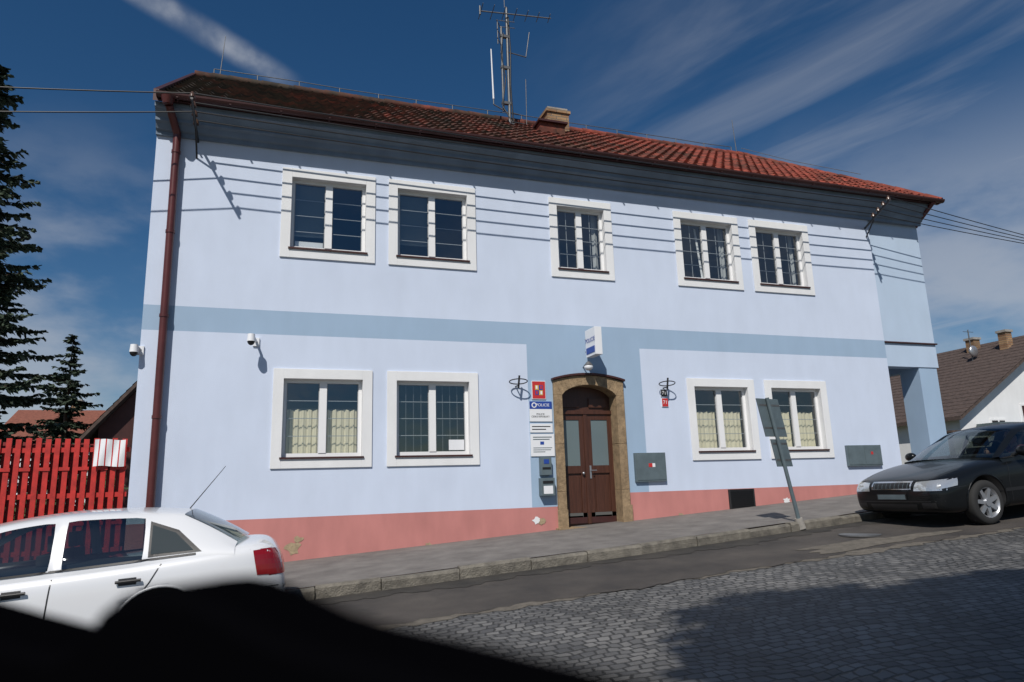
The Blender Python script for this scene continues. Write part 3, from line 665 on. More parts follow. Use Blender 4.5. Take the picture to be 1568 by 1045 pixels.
def car(name, paint, xf, yc, yaw=0.0, drop=0.0, plate_m='signwhite'):
    xm = xf+2.2
    zg = (zroad(xm, yc-0.75)+zroad(xm, yc+0.75))/2+0.006-drop
    E = empty(name, (xf, yc, zg-2.2*SL), (0, -math.atan(SL), yaw))
    S = [(0.00,.56,.34,.58),(0.03,.64,.26,.70),(0.12,.70,.21,.79),(0.30,.755,.185,.835),(0.60,.83,.18,.865),(0.95,.885,.18,.88),(1.25,.915,.18,.885),(1.9,.925,.18,.89),(2.6,.935,.18,.89),(3.3,.955,.18,.885),(3.8,.98,.18,.875),(4.1,.995,.19,.86),(4.30,.995,.22,.83),(4.42,.96,.25,.78),(4.50,.84,.28,.72),(4.53,.60,.32,.64)]
    def ring(s):
        x, t, b, w = s; tm = (t+b)/2
        h = [(0, t+.022), (.45*w, t+.018), (.80*w, t), (.93*w, t-.035), (.985*w, t-.10), (1.0*w, t-.22 if t-.22 > tm else tm+.05), (1.0*w, tm-.02), (.985*w, b+.12), (.95*w, b+.03), (.7*w, b), (0, b)]
        return [(x, y, z) for y, z in h]+[(x, -y, z) for y, z in h[-2:0:-1]]
    vs = []; k = None
    for s in S: r = ring(s); k = len(r); vs += r
    fs = []
    for j in range(len(S)-1):
        for i in range(k): fs.append((j*k+i, (j+1)*k+i, (j+1)*k+(i+1) % k, j*k+(i+1) % k))
    fs.append(tuple(range(k))); fs.append(tuple((len(S)-1)*k+i for i in range(k-1, -1, -1)))
    me = bpy.data.meshes.new('tmp'); me.from_pydata(vs, [], fs); me.materials.append(paint); me.materials.append(M['black'])
    for p in me.polygons: p.use_smooth = True
    ob = bpy.data.objects.new('tmp', me); sc.collection.objects.link(ob)
    sb = ob.modifiers.new('s', 'SUBSURF'); sb.levels = 2; sb.render_levels = 2
    cut = MB(); XW = (0.86, 3.46)
    for xw in XW:
        for sg in (-1, 1): cut.cyl((xw, sg*0.60, 0.335), (xw, sg*1.1, 0.335), 0.365, n=40, m='black')
    co = cut.done('cut'); bo = ob.modifiers.new('b', 'BOOLEAN'); bo.object = co; bo.solver = 'EXACT'; bo.operation = 'DIFFERENCE'
    try: bo.material_mode = 'TRANSFER'
    except Exception: pass
    dg = bpy.context.evaluated_depsgraph_get(); dg.update()
    hull = bpy.data.meshes.new_from_object(ob.evaluated_get(dg))
    bvh = BVHTree.FromPolygons([v.co.copy() for v in hull.vertices], [list(p.vertices) for p in hull.polygons])
    bpy.data.objects.remove(ob); bpy.data.objects.remove(co)
    ho = bpy.data.objects.new('body', hull); sc.collection.objects.link(ho); ho.parent = E
    G = [(1.30,1.08,.94),(1.70,1.50,1.16),(2.05,1.90,1.33),(2.30,2.24,1.378),(2.60,2.60,1.395),(2.69,2.69,1.397),(3.00,3.00,1.39),(3.32,3.32,1.368),(3.62,3.70,1.320),(3.85,3.97,1.19),(4.08,4.22,1.03)]
    vs = []; K = 11
    for (xs_, xc, t) in G:
        f = (t-.93)/(1.395-.93); wr = .80-.19*f; zb = .915+0.03*(xs_-1.2)/2.8
        h = [(.845, .82, xs_), (.835, zb, xs_), (wr, max(t-.062, zb+.01), xs_+(.03 if xs_ < 2 else 0)), (wr-.06, t-.018, xs_*.85+xc*.15), (wr-.17, t+.004, xs_*.6+xc*.4), (0, t+.028*f+.01, xc)]
        r = [(x, y, z) for y, z, x in h]+[(x, -y, z) for y, z, x in h[-2::-1]]
        vs += r
    gm = MB(); n = len(G)
    cg = 'carglass'
    seg_side = [cg,cg,cg,cg,paint,cg,cg,paint,paint,paint]
    seg_top = [cg,cg,paint,paint,paint,paint,paint,paint,cg,cg]
    for j in range(n-1):
        for i in range(K-1):
            ii = min(i, K-2-i)
            m = [paint, seg_side[j], paint, seg_top[j] if j >= 8 or j < 2 else paint, seg_top[j]][ii]
            gm.add([vs[j*K+i], vs[(j+1)*K+i], vs[(j+1)*K+i+1], vs[j*K+i+1]], [(0,1,2,3)], m, True)
    g = gm.done('cabin', E)
    bm = bmesh.new(); bm.from_mesh(g.data); bmesh.ops.remove_doubles(bm, verts=bm.verts, dist=1e-5)
    cl = bm.edges.layers.float.get('crease_edge') or bm.edges.layers.float.new('crease_edge')
    cv = bm.verts.layers.float.get('crease_vert') or bm.verts.layers.float.new('crease_vert')
    for e in bm.edges:
        if len(e.link_faces) == 2 and e.link_faces[0].material_index != e.link_faces[1].material_index:
            e[cl] = 1.0
    for v in bm.verts:   # window corners stay sharp
        ce = [e for e in v.link_edges if e[cl] > 0.5]
        if len(ce) == 2:
            a = (ce[0].other_vert(v).co-v.co).normalized(); b = (ce[1].other_vert(v).co-v.co).normalized()
            if a.dot(b) > -0.85: v[cv] = 0.75
        elif len(ce) > 2: v[cv] = 1.0
    bm.to_mesh(g.data); bm.free()
    sb = g.modifiers.new('s', 'SUBSURF'); sb.levels = 2; sb.render_levels = 2
    dg = bpy.context.evaluated_depsgraph_get(); dg.update(); ge = bpy.data.meshes.new_from_object(g.evaluated_get(dg))
    gb = BVHTree.FromPolygons([v.co.copy() for v in ge.vertices], [list(p.vertices) for p in ge.polygons])
    D = MB()
    def proj(p, axis, sg, off, tree=bvh):
        if axis == 'y': o = Vector((p[0], sg*3, p[1])); d = Vector((0, -sg, 0))
        elif axis == 'x': o = Vector((sg*8, p[0], p[1])); d = Vector((-sg, 0, 0))
        else: o = Vector((p[0], p[1], 4)); d = Vector((0, 0, -1))
        h = tree.ray_cast(o, d)
        if h[0] is None: return None
        return h[0]-d*off
    def patch(quad, axis, sg, m, off=0.004, nu=8, nv=5, tree=bvh):
        a, b, c, d = [Vector((*q, 0)) for q in quad]; pts = []
        for j in range(nv+1):
            for i in range(nu+1):
                u, v = i/nu, j/nv; p = (a*(1-u)+b*u)*(1-v)+(d*(1-u)+c*u)*v
                pts.append(proj((p.x, p.y), axis, sg, off, tree))
        for j in range(nv):
            for i in range(nu):
                q = [pts[j*(nu+1)+i], pts[j*(nu+1)+i+1], pts[(j+1)*(nu+1)+i+1], pts[(j+1)*(nu+1)+i]]
                if all(x is not None for x in q) and max((q[0]-q[2]).length, (q[1]-q[3]).length) < 0.3: D.add(q, [(0,1,2,3)], m, False)
    def line(pts, axis, sg, m, w=0.008, off=0.0025, tree=bvh):
        for a, b in zip(pts[:-1], pts[1:]):
            a = Vector(a); b = Vector(b); d = (b-a).normalized(); nrm = Vector((-d.y, d.x))*w/2
            patch([a-nrm, b-nrm, b+nrm, a+nrm], axis, sg, m, off, max(2, int((b-a).length/0.05)), 1, tree)
    for sg in (-1, 1):
        line([(1.40,.89),(1.33,.6),(1.36,.25),(2.55,.25),(2.60,.6),(2.64,.915)], 'y', sg, 'black', 0.011)
        line([(2.60,.6),(2.57,.25),(3.06,.25),(3.10,.42),(3.38,.75),(3.50,.94)], 'y', sg, 'black', 0.011)
        line([(3.95,.60),(4.50,.58)], 'y', sg, 'black'); line([(0.05,.56),(0.5,.58)], 'y', sg, 'black')
        line([(1.22,.46),(3.08,.46)], 'y', sg, 'black' if 'dark' in paint.name else paint, 0.05, 0.006)
        line([(1.25,.912),(1.9,.918),(2.6,.928),(3.75,.95)], 'y', sg, 'black', 0.018, 0.006, gb)
        patch([(3.36,.96),(3.80,.965),(3.60,1.17),(3.36,1.27)], 'y', sg, 'black', 0.003, 10, 8, gb)
        patch([(3.38,.985),(3.73,.985),(3.575,1.15),(3.38,1.235)], 'y', sg, 'qglass', 0.006, 10, 8, gb)
        for hx_ in (2.36, 3.22):
            p = proj((hx_, .785), 'y', sg, 0.028); D.cyl(p+Vector((-.10,0,0)), p+Vector((.10,0,0)), 0.013, m='black', n=8)
            patch([(hx_-.08,.75),(hx_+.06,.75),(hx_+.06,.81),(hx_-.08,.81)], 'y', sg, 'black', 0.001)
        patch([(4.27,.70),(4.51,.68),(4.46,.93),(4.24,.92)], 'y', sg, 'lamp_red', 0.006)
        patch([(sg*.80,.68),(sg*.56,.68),(sg*.58,.91),(sg*.80,.93)], 'x', 1, 'lamp_red', 0.006)
        patch([(sg*.80,.545),(sg*.40,.55),(sg*.42,.675),(sg*.80,.70)], 'x', -1, 'lamp_clear', 0.005, 10, 6)
        patch([(0.04,.56),(.36,.60),(.40,.70),(0.06,.66)], 'y', sg, 'lamp_clear', 0.005)
        patch([(sg*.70,.30),(sg*.50,.30),(sg*.50,.38),(sg*.70,.38)], 'x', -1, 'black', 0.004)
        for xw in XW:
            pts = []
            for i in range(25):
                t = math.pi*(-0.08+1.16*i/24); q = proj((xw+.375*math.cos(t), .335+.375*math.sin(t)), 'y', sg, -0.004)
                if q: pts.append(q)
            D.path(pts, 0.013, paint, 6)
        c = Vector((1.62, sg*0.97, .99)); D.sph(c, (.075, .105, .075), paint); D.cyl(c-Vector((0, sg*.08, .03)), c-Vector((0.02, sg*.2, .07)), 0.03, m='black')
    patch([(-.36,.57),(.36,.57),(.36,.69),(-.36,.69)], 'x', -1, 'chrome', 0.006)
    patch([(-.33,.585),(.33,.585),(.33,.67),(-.33,.67)], 'x', -1, 'black', 0.011)
    for i in range(9):
        y = -.30+.075*i; patch([(y-.004,.585),(y+.004,.585),(y+.004,.67),(y-.004,.67)], 'x', -1, 'grey', 0.014, 1, 2)
    patch([(-.40,.27),(.40,.27),(.42,.36),(-.42,.36)], 'x', -1, 'black', 0.004)
    patch([(-.27,.42),(.27,.42),(.27,.51),(-.27,.51)], 'x', -1, 'black', 0.008); patch([(-.25,.43),(.25,.43),(.25,.50),(-.25,.50)], 'x', -1, plate_m, 0.011)
    patch([(-.78,.39),(.78,.39),(.78,.405),(-.78,.405)], 'x', -1, 'black', 0.003, 20, 1)
    patch([(-.27,.70),(.27,.70),(.27,.80),(-.27,.80)], 'x', 1, 'signwhite', 0.008)
    patch([(-.78,.55),(.78,.55),(.78,.57),(-.78,.57)], 'x', 1, 'black', 0.003, 20, 1)
    for sg in (-1, 1): line([(0.22, sg*.62), (0.7, sg*.70), (1.15, sg*.74)], 'z', 1, 'black', 0.008, 0.002)
    D.cyl((3.62, 0.0, 1.34), (3.97, 0.0, 1.75), 0.006, 0.003, 6, 'black')
    D.done('body_details', E)
    wb = MB()
    for xw in XW:
        for sg in (-1, 1):
            yo = sg*0.865; c = (xw, yo, 0.315); s_ = -sg
            lathe(wb, [(.20, s_*.02), (.215, 0.0), (.29, s_*-.005+s_*.01), (.312, s_*.03), (.315, s_*.10), (.312, s_*.18), (.28, s_*.205), (.2, s_*.2)], c, 'tyre', 36)
            lathe(wb, [(.215, 0.0), (.205, s_*.012), (.195, s_*.02), (.19, s_*.12)], c, 'rim', 36)
            lathe(wb, [(.19, s_*.09), (.0001, s_*.09)], c, 'dark', 24)
            for i in range(7):
                t = 2*math.pi*i/7+.3; a = Vector((math.cos(t), 0, math.sin(t))); b = Vector((-math.sin(t), 0, math.cos(t))); cc = Vector(c)
                P_ = [cc+a*.03+b*.035+Vector((0, s_*.02, 0)), cc+a*.03-b*.035+Vector((0, s_*.02, 0)), cc+a*.202-b*.026+Vector((0, s_*.012, 0)), cc+a*.202+b*.026+Vector((0, s_*.012, 0))]
                Q_ = [p+Vector((0, s_*.04, 0)) for p in P_]
                wb.add(P_+Q_, [(0,1,2,3),(4,7,6,5),(0,4,5,1),(1,5,6,2),(2,6,7,3),(3,7,4,0)], 'rim')
            wb.cyl(c, (c[0], c[1]+s_*.05, c[2]), 0.055, 0.06, 16, 'rim')
    wb.done('wheels', E)
    it = MB()
    it.box(1.45, 3.9, -.74, .74, .93, .965, 'seat')
    for xx, ys in ((2.5, (-.36, .36)), (3.38, (-.42, 0, .42))):
        for yy in ys:
            it.box(xx-.06, xx+.08, yy-.22, yy+.22, .965, 1.06, 'seat'); it.box(xx+.0, xx+.08, yy-.12, yy+.12, 1.08, 1.22, 'seat')
    it.ring((1.85, -.36, 1.00), (0,1,0), (.35,0,.93), .17, .17, .014, 'black', 20)
    it.done('seats', E, 0.03)
    return E
white = mat('car_paint_white', (0.68, 0.69, 0.71), 0.3, coat=0.8)
black = mat('car_paint_dark', (0.005, 0.006, 0.007), 0.3, coat=0.3, spec=0.2)
car('parked_car', white, -4.28, -3.98, 0.0, 0.13)
C2 = car('parked_car', black, 8.95, -3.62, 0.0, 0.03, 'grey')

def driver():
    E = empty('driver', C2.location, C2.rotation_euler)
    skin = mat('skin', (0.50, 0.28, 0.19), 0.5, var=0.08, scale=20); shirt = mat('red_brown_shirt', (0.20, 0.05, 0.04), 0.9, var=0.15, scale=15); hair = mat('hair', (0.04, 0.025, 0.015), 0.7)
    V = [(2.35,-.36,.60),(2.37,-.36,.82),(2.34,-.36,.98),(2.31,-.36,1.06),(2.31,-.55,1.00),(2.15,-.62,.84),(1.90,-.50,.96),(2.31,-.17,1.00),(2.15,-.12,.84),(1.90,-.22,.96),(2.0,-.46,.6),(2.0,-.26,.6)]
    Ed = [(0,1),(1,2),(2,3),(2,4),(4,5),(5,6),(2,7),(7,8),(8,9),(0,10),(0,11)]
    rad = [.15,.15,.13,.055,.065,.05,.035,.065,.05,.035,.08,.08]
    me = bpy.data.meshes.new('torso'); me.from_pydata(V, Ed, []); me.materials.append(shirt)
    o = bpy.data.objects.new('torso', me); sc.collection.objects.link(o); o.parent = E
    md = o.modifiers.new('skin', 'SKIN'); md.use_smooth_shade = True
    for i, r in enumerate(rad): me.skin_vertices[0].data[i].radius = (r, r)
    me.skin_vertices[0].data[0].use_root = True
    s = o.modifiers.new('s', 'SUBSURF'); s.levels = 1; s.render_levels = 2
    h = MB(); c = Vector((2.27, -.36, 1.19))
    h.sph(c, (.098, .077, .118), skin, 20, 14); h.sph(c+Vector((-.04, 0, -.05)), (.062, .055, .065), skin); h.sph(c+Vector((-.102, 0, -.012)), (.022, .014, .026), skin)
    h.cyl(c+Vector((.02,0,-.09)), c+Vector((.035,0,-.17)), .052, .058, 12, skin)
    h.sph(c+Vector((.022, 0, .028)), (.097, .083, .105), hair, 20, 14)
    for sg in (-1, 1):
        h.sph(c+Vector((.0, sg*.08, -.01)), (.02, .012, .032), skin); h.sph(c+Vector((-.086, sg*.03, .012)), (.012, .013, .009), 'black')
        hc = Vector((1.87, -.36+sg*.14, .99)); h.sph(hc, (.045, .03, .04), skin)
        for k in range(4): h.cyl(hc+Vector((-.03, 0, .025-.018*k)), hc+Vector((-.055, -sg*.04, .03-.018*k)), .010, .008, 6, skin)
        h.cyl(hc+Vector((.01, 0, .03)), hc+Vector((-.03, -sg*.03, .055)), .010, .008, 6, skin)
    h.box(c.x-.098, c.x-.09, c.y-.022, c.y+.022, c.z-.062, c.z-.056, 'signred')
    h.done('head_and_hands', E)
driver()

# ------------------------------------------------------------------ traffic sign on leaning pole
S = empty('traffic_sign')
mb = MB()
b0 = Vector((7.82, -2.88, zpav(7.72, -2.85)-0.1)); tp = Vector((7.40, -2.93, 1.26)); ax_ = (tp-b0).normalized()
mb.cyl(b0, tp, 0.030, m='grey', n=14); mb.cyl(b0, b0+ax_*0.16, 0.075, 0.06, 12, 'conc')
mb.done('pole', S)
def panel(t0, t1, w, yaw, name, mface, sh=0.0):
    d = Vector((math.cos(yaw), math.sin(yaw), 0)); nn = Vector((-d.y, d.x, 0))
    p0 = b0+(tp-b0)*t0+d*sh; p1 = b0+(tp-b0)*t1+d*sh
    mb = MB(); vs = []
    for off in (0.032, 0.052):
        for p, s in ((p0, -1), (p0, 1), (p1, 1), (p1, -1)): vs.append(p+d*w/2*s+nn*off)
    mb.add(vs, [(0,1,2,3),(7,6,5,4),(0,4,5,1),(1,5,6,2),(2,6,7,3),(3,7,4,0)], 'grey')
    for tt in (0.2, 0.8):
        p = p0+(p1-p0)*tt+nn*0.030; mb.add([p-d*w*.48, p+d*w*.48, p+d*w*.48+Vector((0,0,.03)), p-d*w*.48+Vector((0,0,.03))], [(0,1,2,3)], 'steel')
    q = [p0-d*w*.48+nn*.054, p0+d*w*.48+nn*.054, p1+d*w*.48+nn*.054, p1-d*w*.48+nn*.054]; mb.add(q, [(3,2,1,0)], mface)
    mb.done(name, S, 0.003)
panel(0.70, 0.995, 0.50, R(12), 'sign_panel', 'signblue', 0.04); panel(0.47, 0.68, 0.36, R(12), 'sub_panel', 'signwhite', 0.06)

# ------------------------------------------------------------------ red fence + banner
redp = mat('fence_red_paint', (0.45, 0.022, 0.016), 0.55, var=0.3, scale=8)
redd = mat('fence_red_paint_faded', (0.20, 0.02, 0.018), 0.6, var=0.3, scale=8)  # darker red for the back row of slats
mb = MB(); x = XL-0.09; i = 0
while x > -12:
    zb = zp(x)+0.08; w = 0.07
    zt_ = 0.92+random.uniform(-.012, .012); dx = random.uniform(-.006, .006)
    mb.box(x-w+dx, x+dx, 0.10, 0.122, zb, zt_, redp)
    mb.box(x-w*1.9, x-w*0.7, 0.19, 0.208, zb, zt_-0.05-(0.03 if i % 2 else 0), redd)
    if i % 2 == 0:
        for z in (0.45, -0.35): mb.box(x-w-0.05, x+0.02, 0.085, 0.099, z, z+0.05, redp)
    x -= 0.125; i += 1
for z in (-0.75, 0.05, 0.72): mb.box(-12, XL-0.05, 0.124, 0.175, z, z+0.07, redp)
for xx in (-4.4, -7.0, -9.6): mb.box(xx, xx+0.08, 0.21, 0.29, zp(xx)-0.2, 0.95, redp)
mb.box(-12, XL-0.02, 0.06, 0.20, -2.2, -1.12, 'conc')
mb.done('red_fence')
mb = MB(); n = 24; vs = []
for j in range(9):
    for i in range(n+1):
        u = i/n; v = j/8; vs.append((-2.47+0.43*u, 0.05+0.012*math.sin(u*11+v*3)-.01*v, 0.90-0.40*v+0.01*math.sin(u*6)))
for i in range(n):
    mb.add([vs[j*(n+1)+i+a] for j in range(9) for a in (0, 1)], [(2*j, 2*j+1, 2*j+3, 2*j+2) for j in range(8)], 'signred' if i % 5 == 3 else 'signwhite', True)
mb.done('banner_on_fence')

# ------------------------------------------------------------------ trees
M['needle'] = mat('spruce_needles', (0.012, 0.022, 0.014), 0.7, col2=(0.045, 0.07, 0.038), scale=2.5, thr=(0.35, 0.65))
M['leaf'] = mat('leaves', (0.02, 0.04, 0.014), 0.7, col2=(0.06, 0.09, 0.028), scale=2.5, thr=(0.35, 0.65))
M['bark'] = mat('bark', (0.09, 0.06, 0.045), 0.95, var=0.3, scale=12, bump=0.8)
def spruce(name, x, y, ztop, rad, seed, dens=1.0, lv=0.21):
    rnd = random.Random(seed); zb = zp(x)-0.1; H = ztop-zb
    T = empty(name); mb = MB()
    mb.cyl((x, y, zb), (x, y, ztop-0.3), 0.02*H, 0.01, 10, 'bark')
    nd = MB(); vs = []; fs = []
    levels = int(H/lv)
    for l in range(levels):
        f = l/levels; z = zb+0.06*H+(H*0.94)*f
        r = rad*(1-f)**0.8*rnd.uniform(0.8, 1.1)+0.05
        nb = max(4, int(10*(1-f*0.5)))
        for b in range(nb):
            t = rnd.uniform(0, 2*math.pi); L = r*rnd.uniform(0.65, 1.2); dirv = Vector((math.cos(t), math.sin(t), 0))
            base = Vector((x, y, z+rnd.uniform(-.1, .1))); segs = max(3, int(L/0.11)); prev = base
            for s in range(1, segs+1):
                u = s/segs; p = base+dirv*L*u+Vector((0, 0, -0.42*L*u+0.34*L*u*u))
                if s % 3 == 0 or s == segs: mb.cyl(prev, p, 0.012*(1-u)+0.004, n=4, m='bark', caps=False); prev = p
                side = Vector((-dirv.y, dirv.x, 0))
                for q in range(int(5*dens)):
                    sg = rnd.choice((-1, 1)); ln = (0.12+0.24*(1-u)*min(1, L))*rnd.uniform(.5, 1.2)
                    d = (side*sg*rnd.uniform(.4, 1)+dirv*rnd.uniform(.2, .9)+Vector((0, 0, rnd.uniform(-.8, .15)))).normalized()
                    wv = d.cross(Vector((rnd.uniform(-1, 1), rnd.uniform(-1, 1), 1))).normalized()*rnd.uniform(.022, .045)
                    o = len(vs); pb = p-dirv*rnd.uniform(0, .08); vs += [pb-wv, pb+wv, pb+d*ln*.6+wv*1.2, pb+d*ln, pb+d*ln*.6-wv*1.2]; fs.append((o, o+1, o+2, o+3, o+4))
    mb.done('trunk_and_branches', T); nd.add(vs, fs, 'needle'); nd.done('needles', T)
spruce('spruce_tree', -5.7, 4.0, 9.2, 2.35, 3, 1.4)
spruce('spruce_tree', -5.75, 12.0, 5.1, 1.7, 5, 1.4)
spruce('spruce_tree', -7.9, 9.0, 4.3, 2.0, 9, 1.0)

def leafmass(cs, nleaf, rnd, smin, smax):
    vs = []; fs = []
    for i in range(nleaf):
        c, r = rnd.choice(cs); v = Vector((rnd.gauss(0, 1), rnd.gauss(0, 1), rnd.gauss(0, 1))).normalized()*r*rnd.uniform(.3, 1)**.5
        p = c+v; a = Vector((rnd.gauss(0, 1), rnd.gauss(0, 1), rnd.gauss(0, 1))).normalized(); b = a.orthogonal().normalized(); s = rnd.uniform(smin, smax)
        o = len(vs); vs += [p-a*s, p-b*s*.5, p+a*s, p+b*s*.5]; fs.append((o, o+1, o+2, o+3))
    return vs, fs
def broadleaf(name, x, y, zb, zc, R3, seed, nleaf=9000, trunk=0.18, clumps=26):
    rnd = random.Random(seed); T = empty(name); mb = MB()
    mb.cyl((x, y, zb), (x, y, zc-R3[2]*0.5), trunk, trunk*.6, 10, 'bark'); cs = []
    for i in range(clumps):
        v = Vector((rnd.gauss(0, 1), rnd.gauss(0, 1), rnd.gauss(0, 1))).normalized()*rnd.uniform(.1, .9)
        c = Vector((x+v.x*R3[0]*.8, y+v.y*R3[1]*.8, zc+v.z*R3[2]*.8)); cs.append((c, rnd.uniform(.30, .46)*R3[0]))
        mb.path([(x, y, zc-R3[2]*0.5), ((x+c.x)/2, (y+c.y)/2, (zc-R3[2]*0.4+c.z)/2), c], trunk*.18, 'bark', 5)
    vs, fs = leafmass(cs, nleaf, rnd, .12, .22)
    mb.done('trunk_and_limbs', T); l = MB(); l.add(vs, fs, 'leaf'); l.done('leaves', T)
sx, sd, kk = 4.5, 3.6, 7.0
broadleaf('broadleaf_tree', sx-0.62*kk, -12+sd-kk, -1.5, -1.15+1.25*kk, (2.7, 2.3, 2.1), 21, 34000, 0.22, 56)
rnd = random.Random(11); cs = [(Vector((-2.6-0.25*i+rnd.uniform(-.1, .1), 1.3+rnd.uniform(-.2, .3), zp(-3)+rnd.uniform(.2, 1.5))), rnd.uniform(.3, .5)) for i in range(36)]
vs, fs = leafmass(cs, 7000, rnd, .05, .09); mb = MB(); mb.add(vs, fs, 'leaf'); mb.done('hedge')
cs = [(Vector((-70+1.7*i+rnd.uniform(-1, 1), 62+rnd.uniform(-4, 6), -1.5+rnd.uniform(.5, 5.5))), rnd.uniform(1.5, 3)) for i in range(90)]
vs, fs = leafmass(cs, 9000, rnd, .3, .6); mb = MB(); mb.add(vs, fs, 'leaf'); mb.done('distant_trees')

# ------------------------------------------------------------------ neighbouring houses
def house(name, x0, x1, y0, y1, zb, ze, zr, ridge_y=True, wall='white', roof='tile2', openings=(), chim=()):
    H = empty(name); mb = MB(); mb.box(x0, x1, y0, y1, zb, ze, wall)
    o = 0.35; rf = MB()
    if ridge_y:
        xm = (x0+x1)/2
        for yy in (y0, y1): mb.poly([(x0, yy, ze), (x1, yy, ze), (xm, yy, zr-0.12)], wall)
        s = (zr-ze)/(xm-x0)
        for sx_, xe in ((-1, x0-o), (1, x1+o)):
            ez = ze-s*o
            P_ = [(xe, y0-o, ez), (xm, y0-o, zr), (xm, y1+o, zr), (xe, y1+o, ez)]
            rf.add(P_+[(a, b, c+0.12) for a, b, c in P_], [(0,1,2,3),(4,7,6,5),(0,4,5,1),(1,5,6,2),(2,6,7,3),(3,7,4,0)], roof)
            nr = 22
            for k in range(nr):
                xa = xe+(xm-xe)*k/nr; xb = xe+(xm-xe)*(k+1)/nr; za0 = ez+(zr-ez)*k/nr+.12; zb0 = ez+(zr-ez)*(k+1)/nr+.12
                rf.add([(xa, y0-o-.01, za0+.035), (xb, y0-o-.01, zb0+.012), (xb, y1+o+.01, zb0+.012), (xa, y1+o+.01, za0+.035), (xa, y0-o-.01, za0), (xa, y1+o+.01, za0)], [(0,1,2,3),(4,0,3,5)], roof)
    else:
        ym = (y0+y1)/2; s = (zr-ze)/(ym-y0)
        for xx in (x0, x1): mb.poly([(xx, y0, ze), (xx, y1, ze), (xx, ym, zr-0.12)], wall)
        for ye in (y0-o, y1+o):
            ez = ze-s*o
            P_ = [(x0-o, ye, ez), (x0-o, ym, zr), (x1+o, ym, zr), (x1+o, ye, ez)]
            rf.add(P_+[(a, b, c+0.12) for a, b, c in P_], [(0,1,2,3),(4,7,6,5),(0,4,5,1),(1,5,6,2),(2,6,7,3),(3,7,4,0)], roof)
    mb.done('walls', H); rf.done('roof', H)
    ob = MB()
    for (ax0, ax1, az0, az1, m) in openings:
        ob.box(ax0-.08, ax1+.08, y0-.03, y0-.001, az0-.08, az1+.08, 'frame'); ob.box(ax0, ax1, y0-.04, y0-.031, az0, az1, m)
        ob.box((ax0+ax1)/2-.03, (ax0+ax1)/2+.03, y0-.05, y0-.041, az0, az1, 'frame')
    for (cx_, cy_, z0, z1, w) in chim:
        ob.box(cx_-w, cx_+w, cy_-w, cy_+w, z0, z1, 'brick'); ob.box(cx_-w-.05, cx_+w+.05, cy_-w-.05, cy_+w+.05, z1, z1+.1, 'conc')
    ob.done('windows_and_chimneys', H); return H
h = house('white_house', 25.2, 37, 8, 20, 0.0, 2.2, 5.7, True, 'white', 'tile2', [(26.9, 27.6, 1.3, 2.0, 'dark'), (28.7, 29.5, 0.6, 2.6, 'brown')], [(30.6, 11.0, 4.5, 6.0, .2), (30.2, 9.2, 4.5, 5.95, .18)])
mb = MB(); mb.sph((29.5, 10.2, 5.30), (.26, .1, .26), 'rim'); mb.cyl((29.5, 10.3, 4.0), (29.5, 10.3, 6.3), .025, m='steel'); mb.cyl((29.2, 10.3, 6.2), (29.8, 10.3, 6.2), .012, m='steel'); mb.done('satellite_dish', h)
mb = MB(); mb.box(26.0, 31.0, 7.0, 7.95, 1.75, 1.85, 'grey'); mb.box(26.1, 26.2, 7.05, 7.15, 0, 1.75, 'wood'); mb.box(30.8, 30.9, 7.05, 7.15, 0, 1.75, 'wood'); mb.done('porch_roof', h)
mb = MB(); mb.box(22.5, 33, 6.2, 6.4, 0.0, 1.4, 'conc'); mb.box(22.4, 33, 6.1, 6.5, 1.4, 1.47, 'tile2'); mb.done('garden_wall')
M['green'] = plaster('plaster_green', (0.20, 0.24, 0.17), 0.2)
house('green_house', 20.5, 24.6, 14, 22, 0.0, 2.1, 3.9, False, 'green', 'tilered', [(21.5, 22.4, 0.9, 1.7, 'dark')], [])
house('brown_roof_shed', -4.25, 1.2, 9, 14, -1.3, 1.9, 5.2, True, 'brown', 'tile2')
house('red_roof_house', -13.0, -8.7, 30, 38, -2.0, 3.0, 5.0, False, 'white', 'tilered', [(-10.5, -9.7, 1.6, 2.6, 'dark')], [(-10.5, 34, 4, 5.6, .25)])

# ------------------------------------------------------------------ black panel shaped to an unidentified dark outline, styled as door and mirror
cam_p = Vector((0, -12, 0))
Vd = empty('foreground_panel')
kx = 1.25
prof = [(-1.6,-.050),(-.6,-.048),(.038,-.0515),(.20,-.0565),(.33,-.0600),(.41,-.0610),(.45,-.0560),(.485,-.0440),(.52,-.0375),(.56,-.0338),(.60,-.0325),(.64,-.0335),(.69,-.0380),(.75,-.0440),(.80,-.0470),(.883,-.0499),(1.017,-.0556),(1.25,-.066),(2.2,-.12)]
mb = MB(); A = Vector((-.150, .5, 0)); Dv = Vector((.247, -.285, 0)); nn = Vector((-.285, -.247, 0)).normalized()
vs = []
for s, z in prof:
    for o, dz in ((0, -.004), (.006, 0), (.05, 0), (.056, -.006), (.056, -1.15)):
        vs.append(cam_p+(A+Dv*s+Vector((0, 0, z+(dz if dz > -1 else 0))))*kx+nn*o+Vector((0, 0, dz if dz < -1 else 0)))
    vs.append(cam_p+(A+Dv*s+Vector((0, 0, z)))*kx+Vector((0, 0, -1.15)))
k = 6
mb.add(vs, [(i*k+j, i*k+(j+1) % k, (i+1)*k+(j+1) % k, (i+1)*k+j) for i in range(len(prof)-1) for j in range(k)]+[tuple(range(k)), tuple(len(vs)-1-i for i in range(k))], 'matteblack', False)
mb.done('panel_with_hump', Vd)

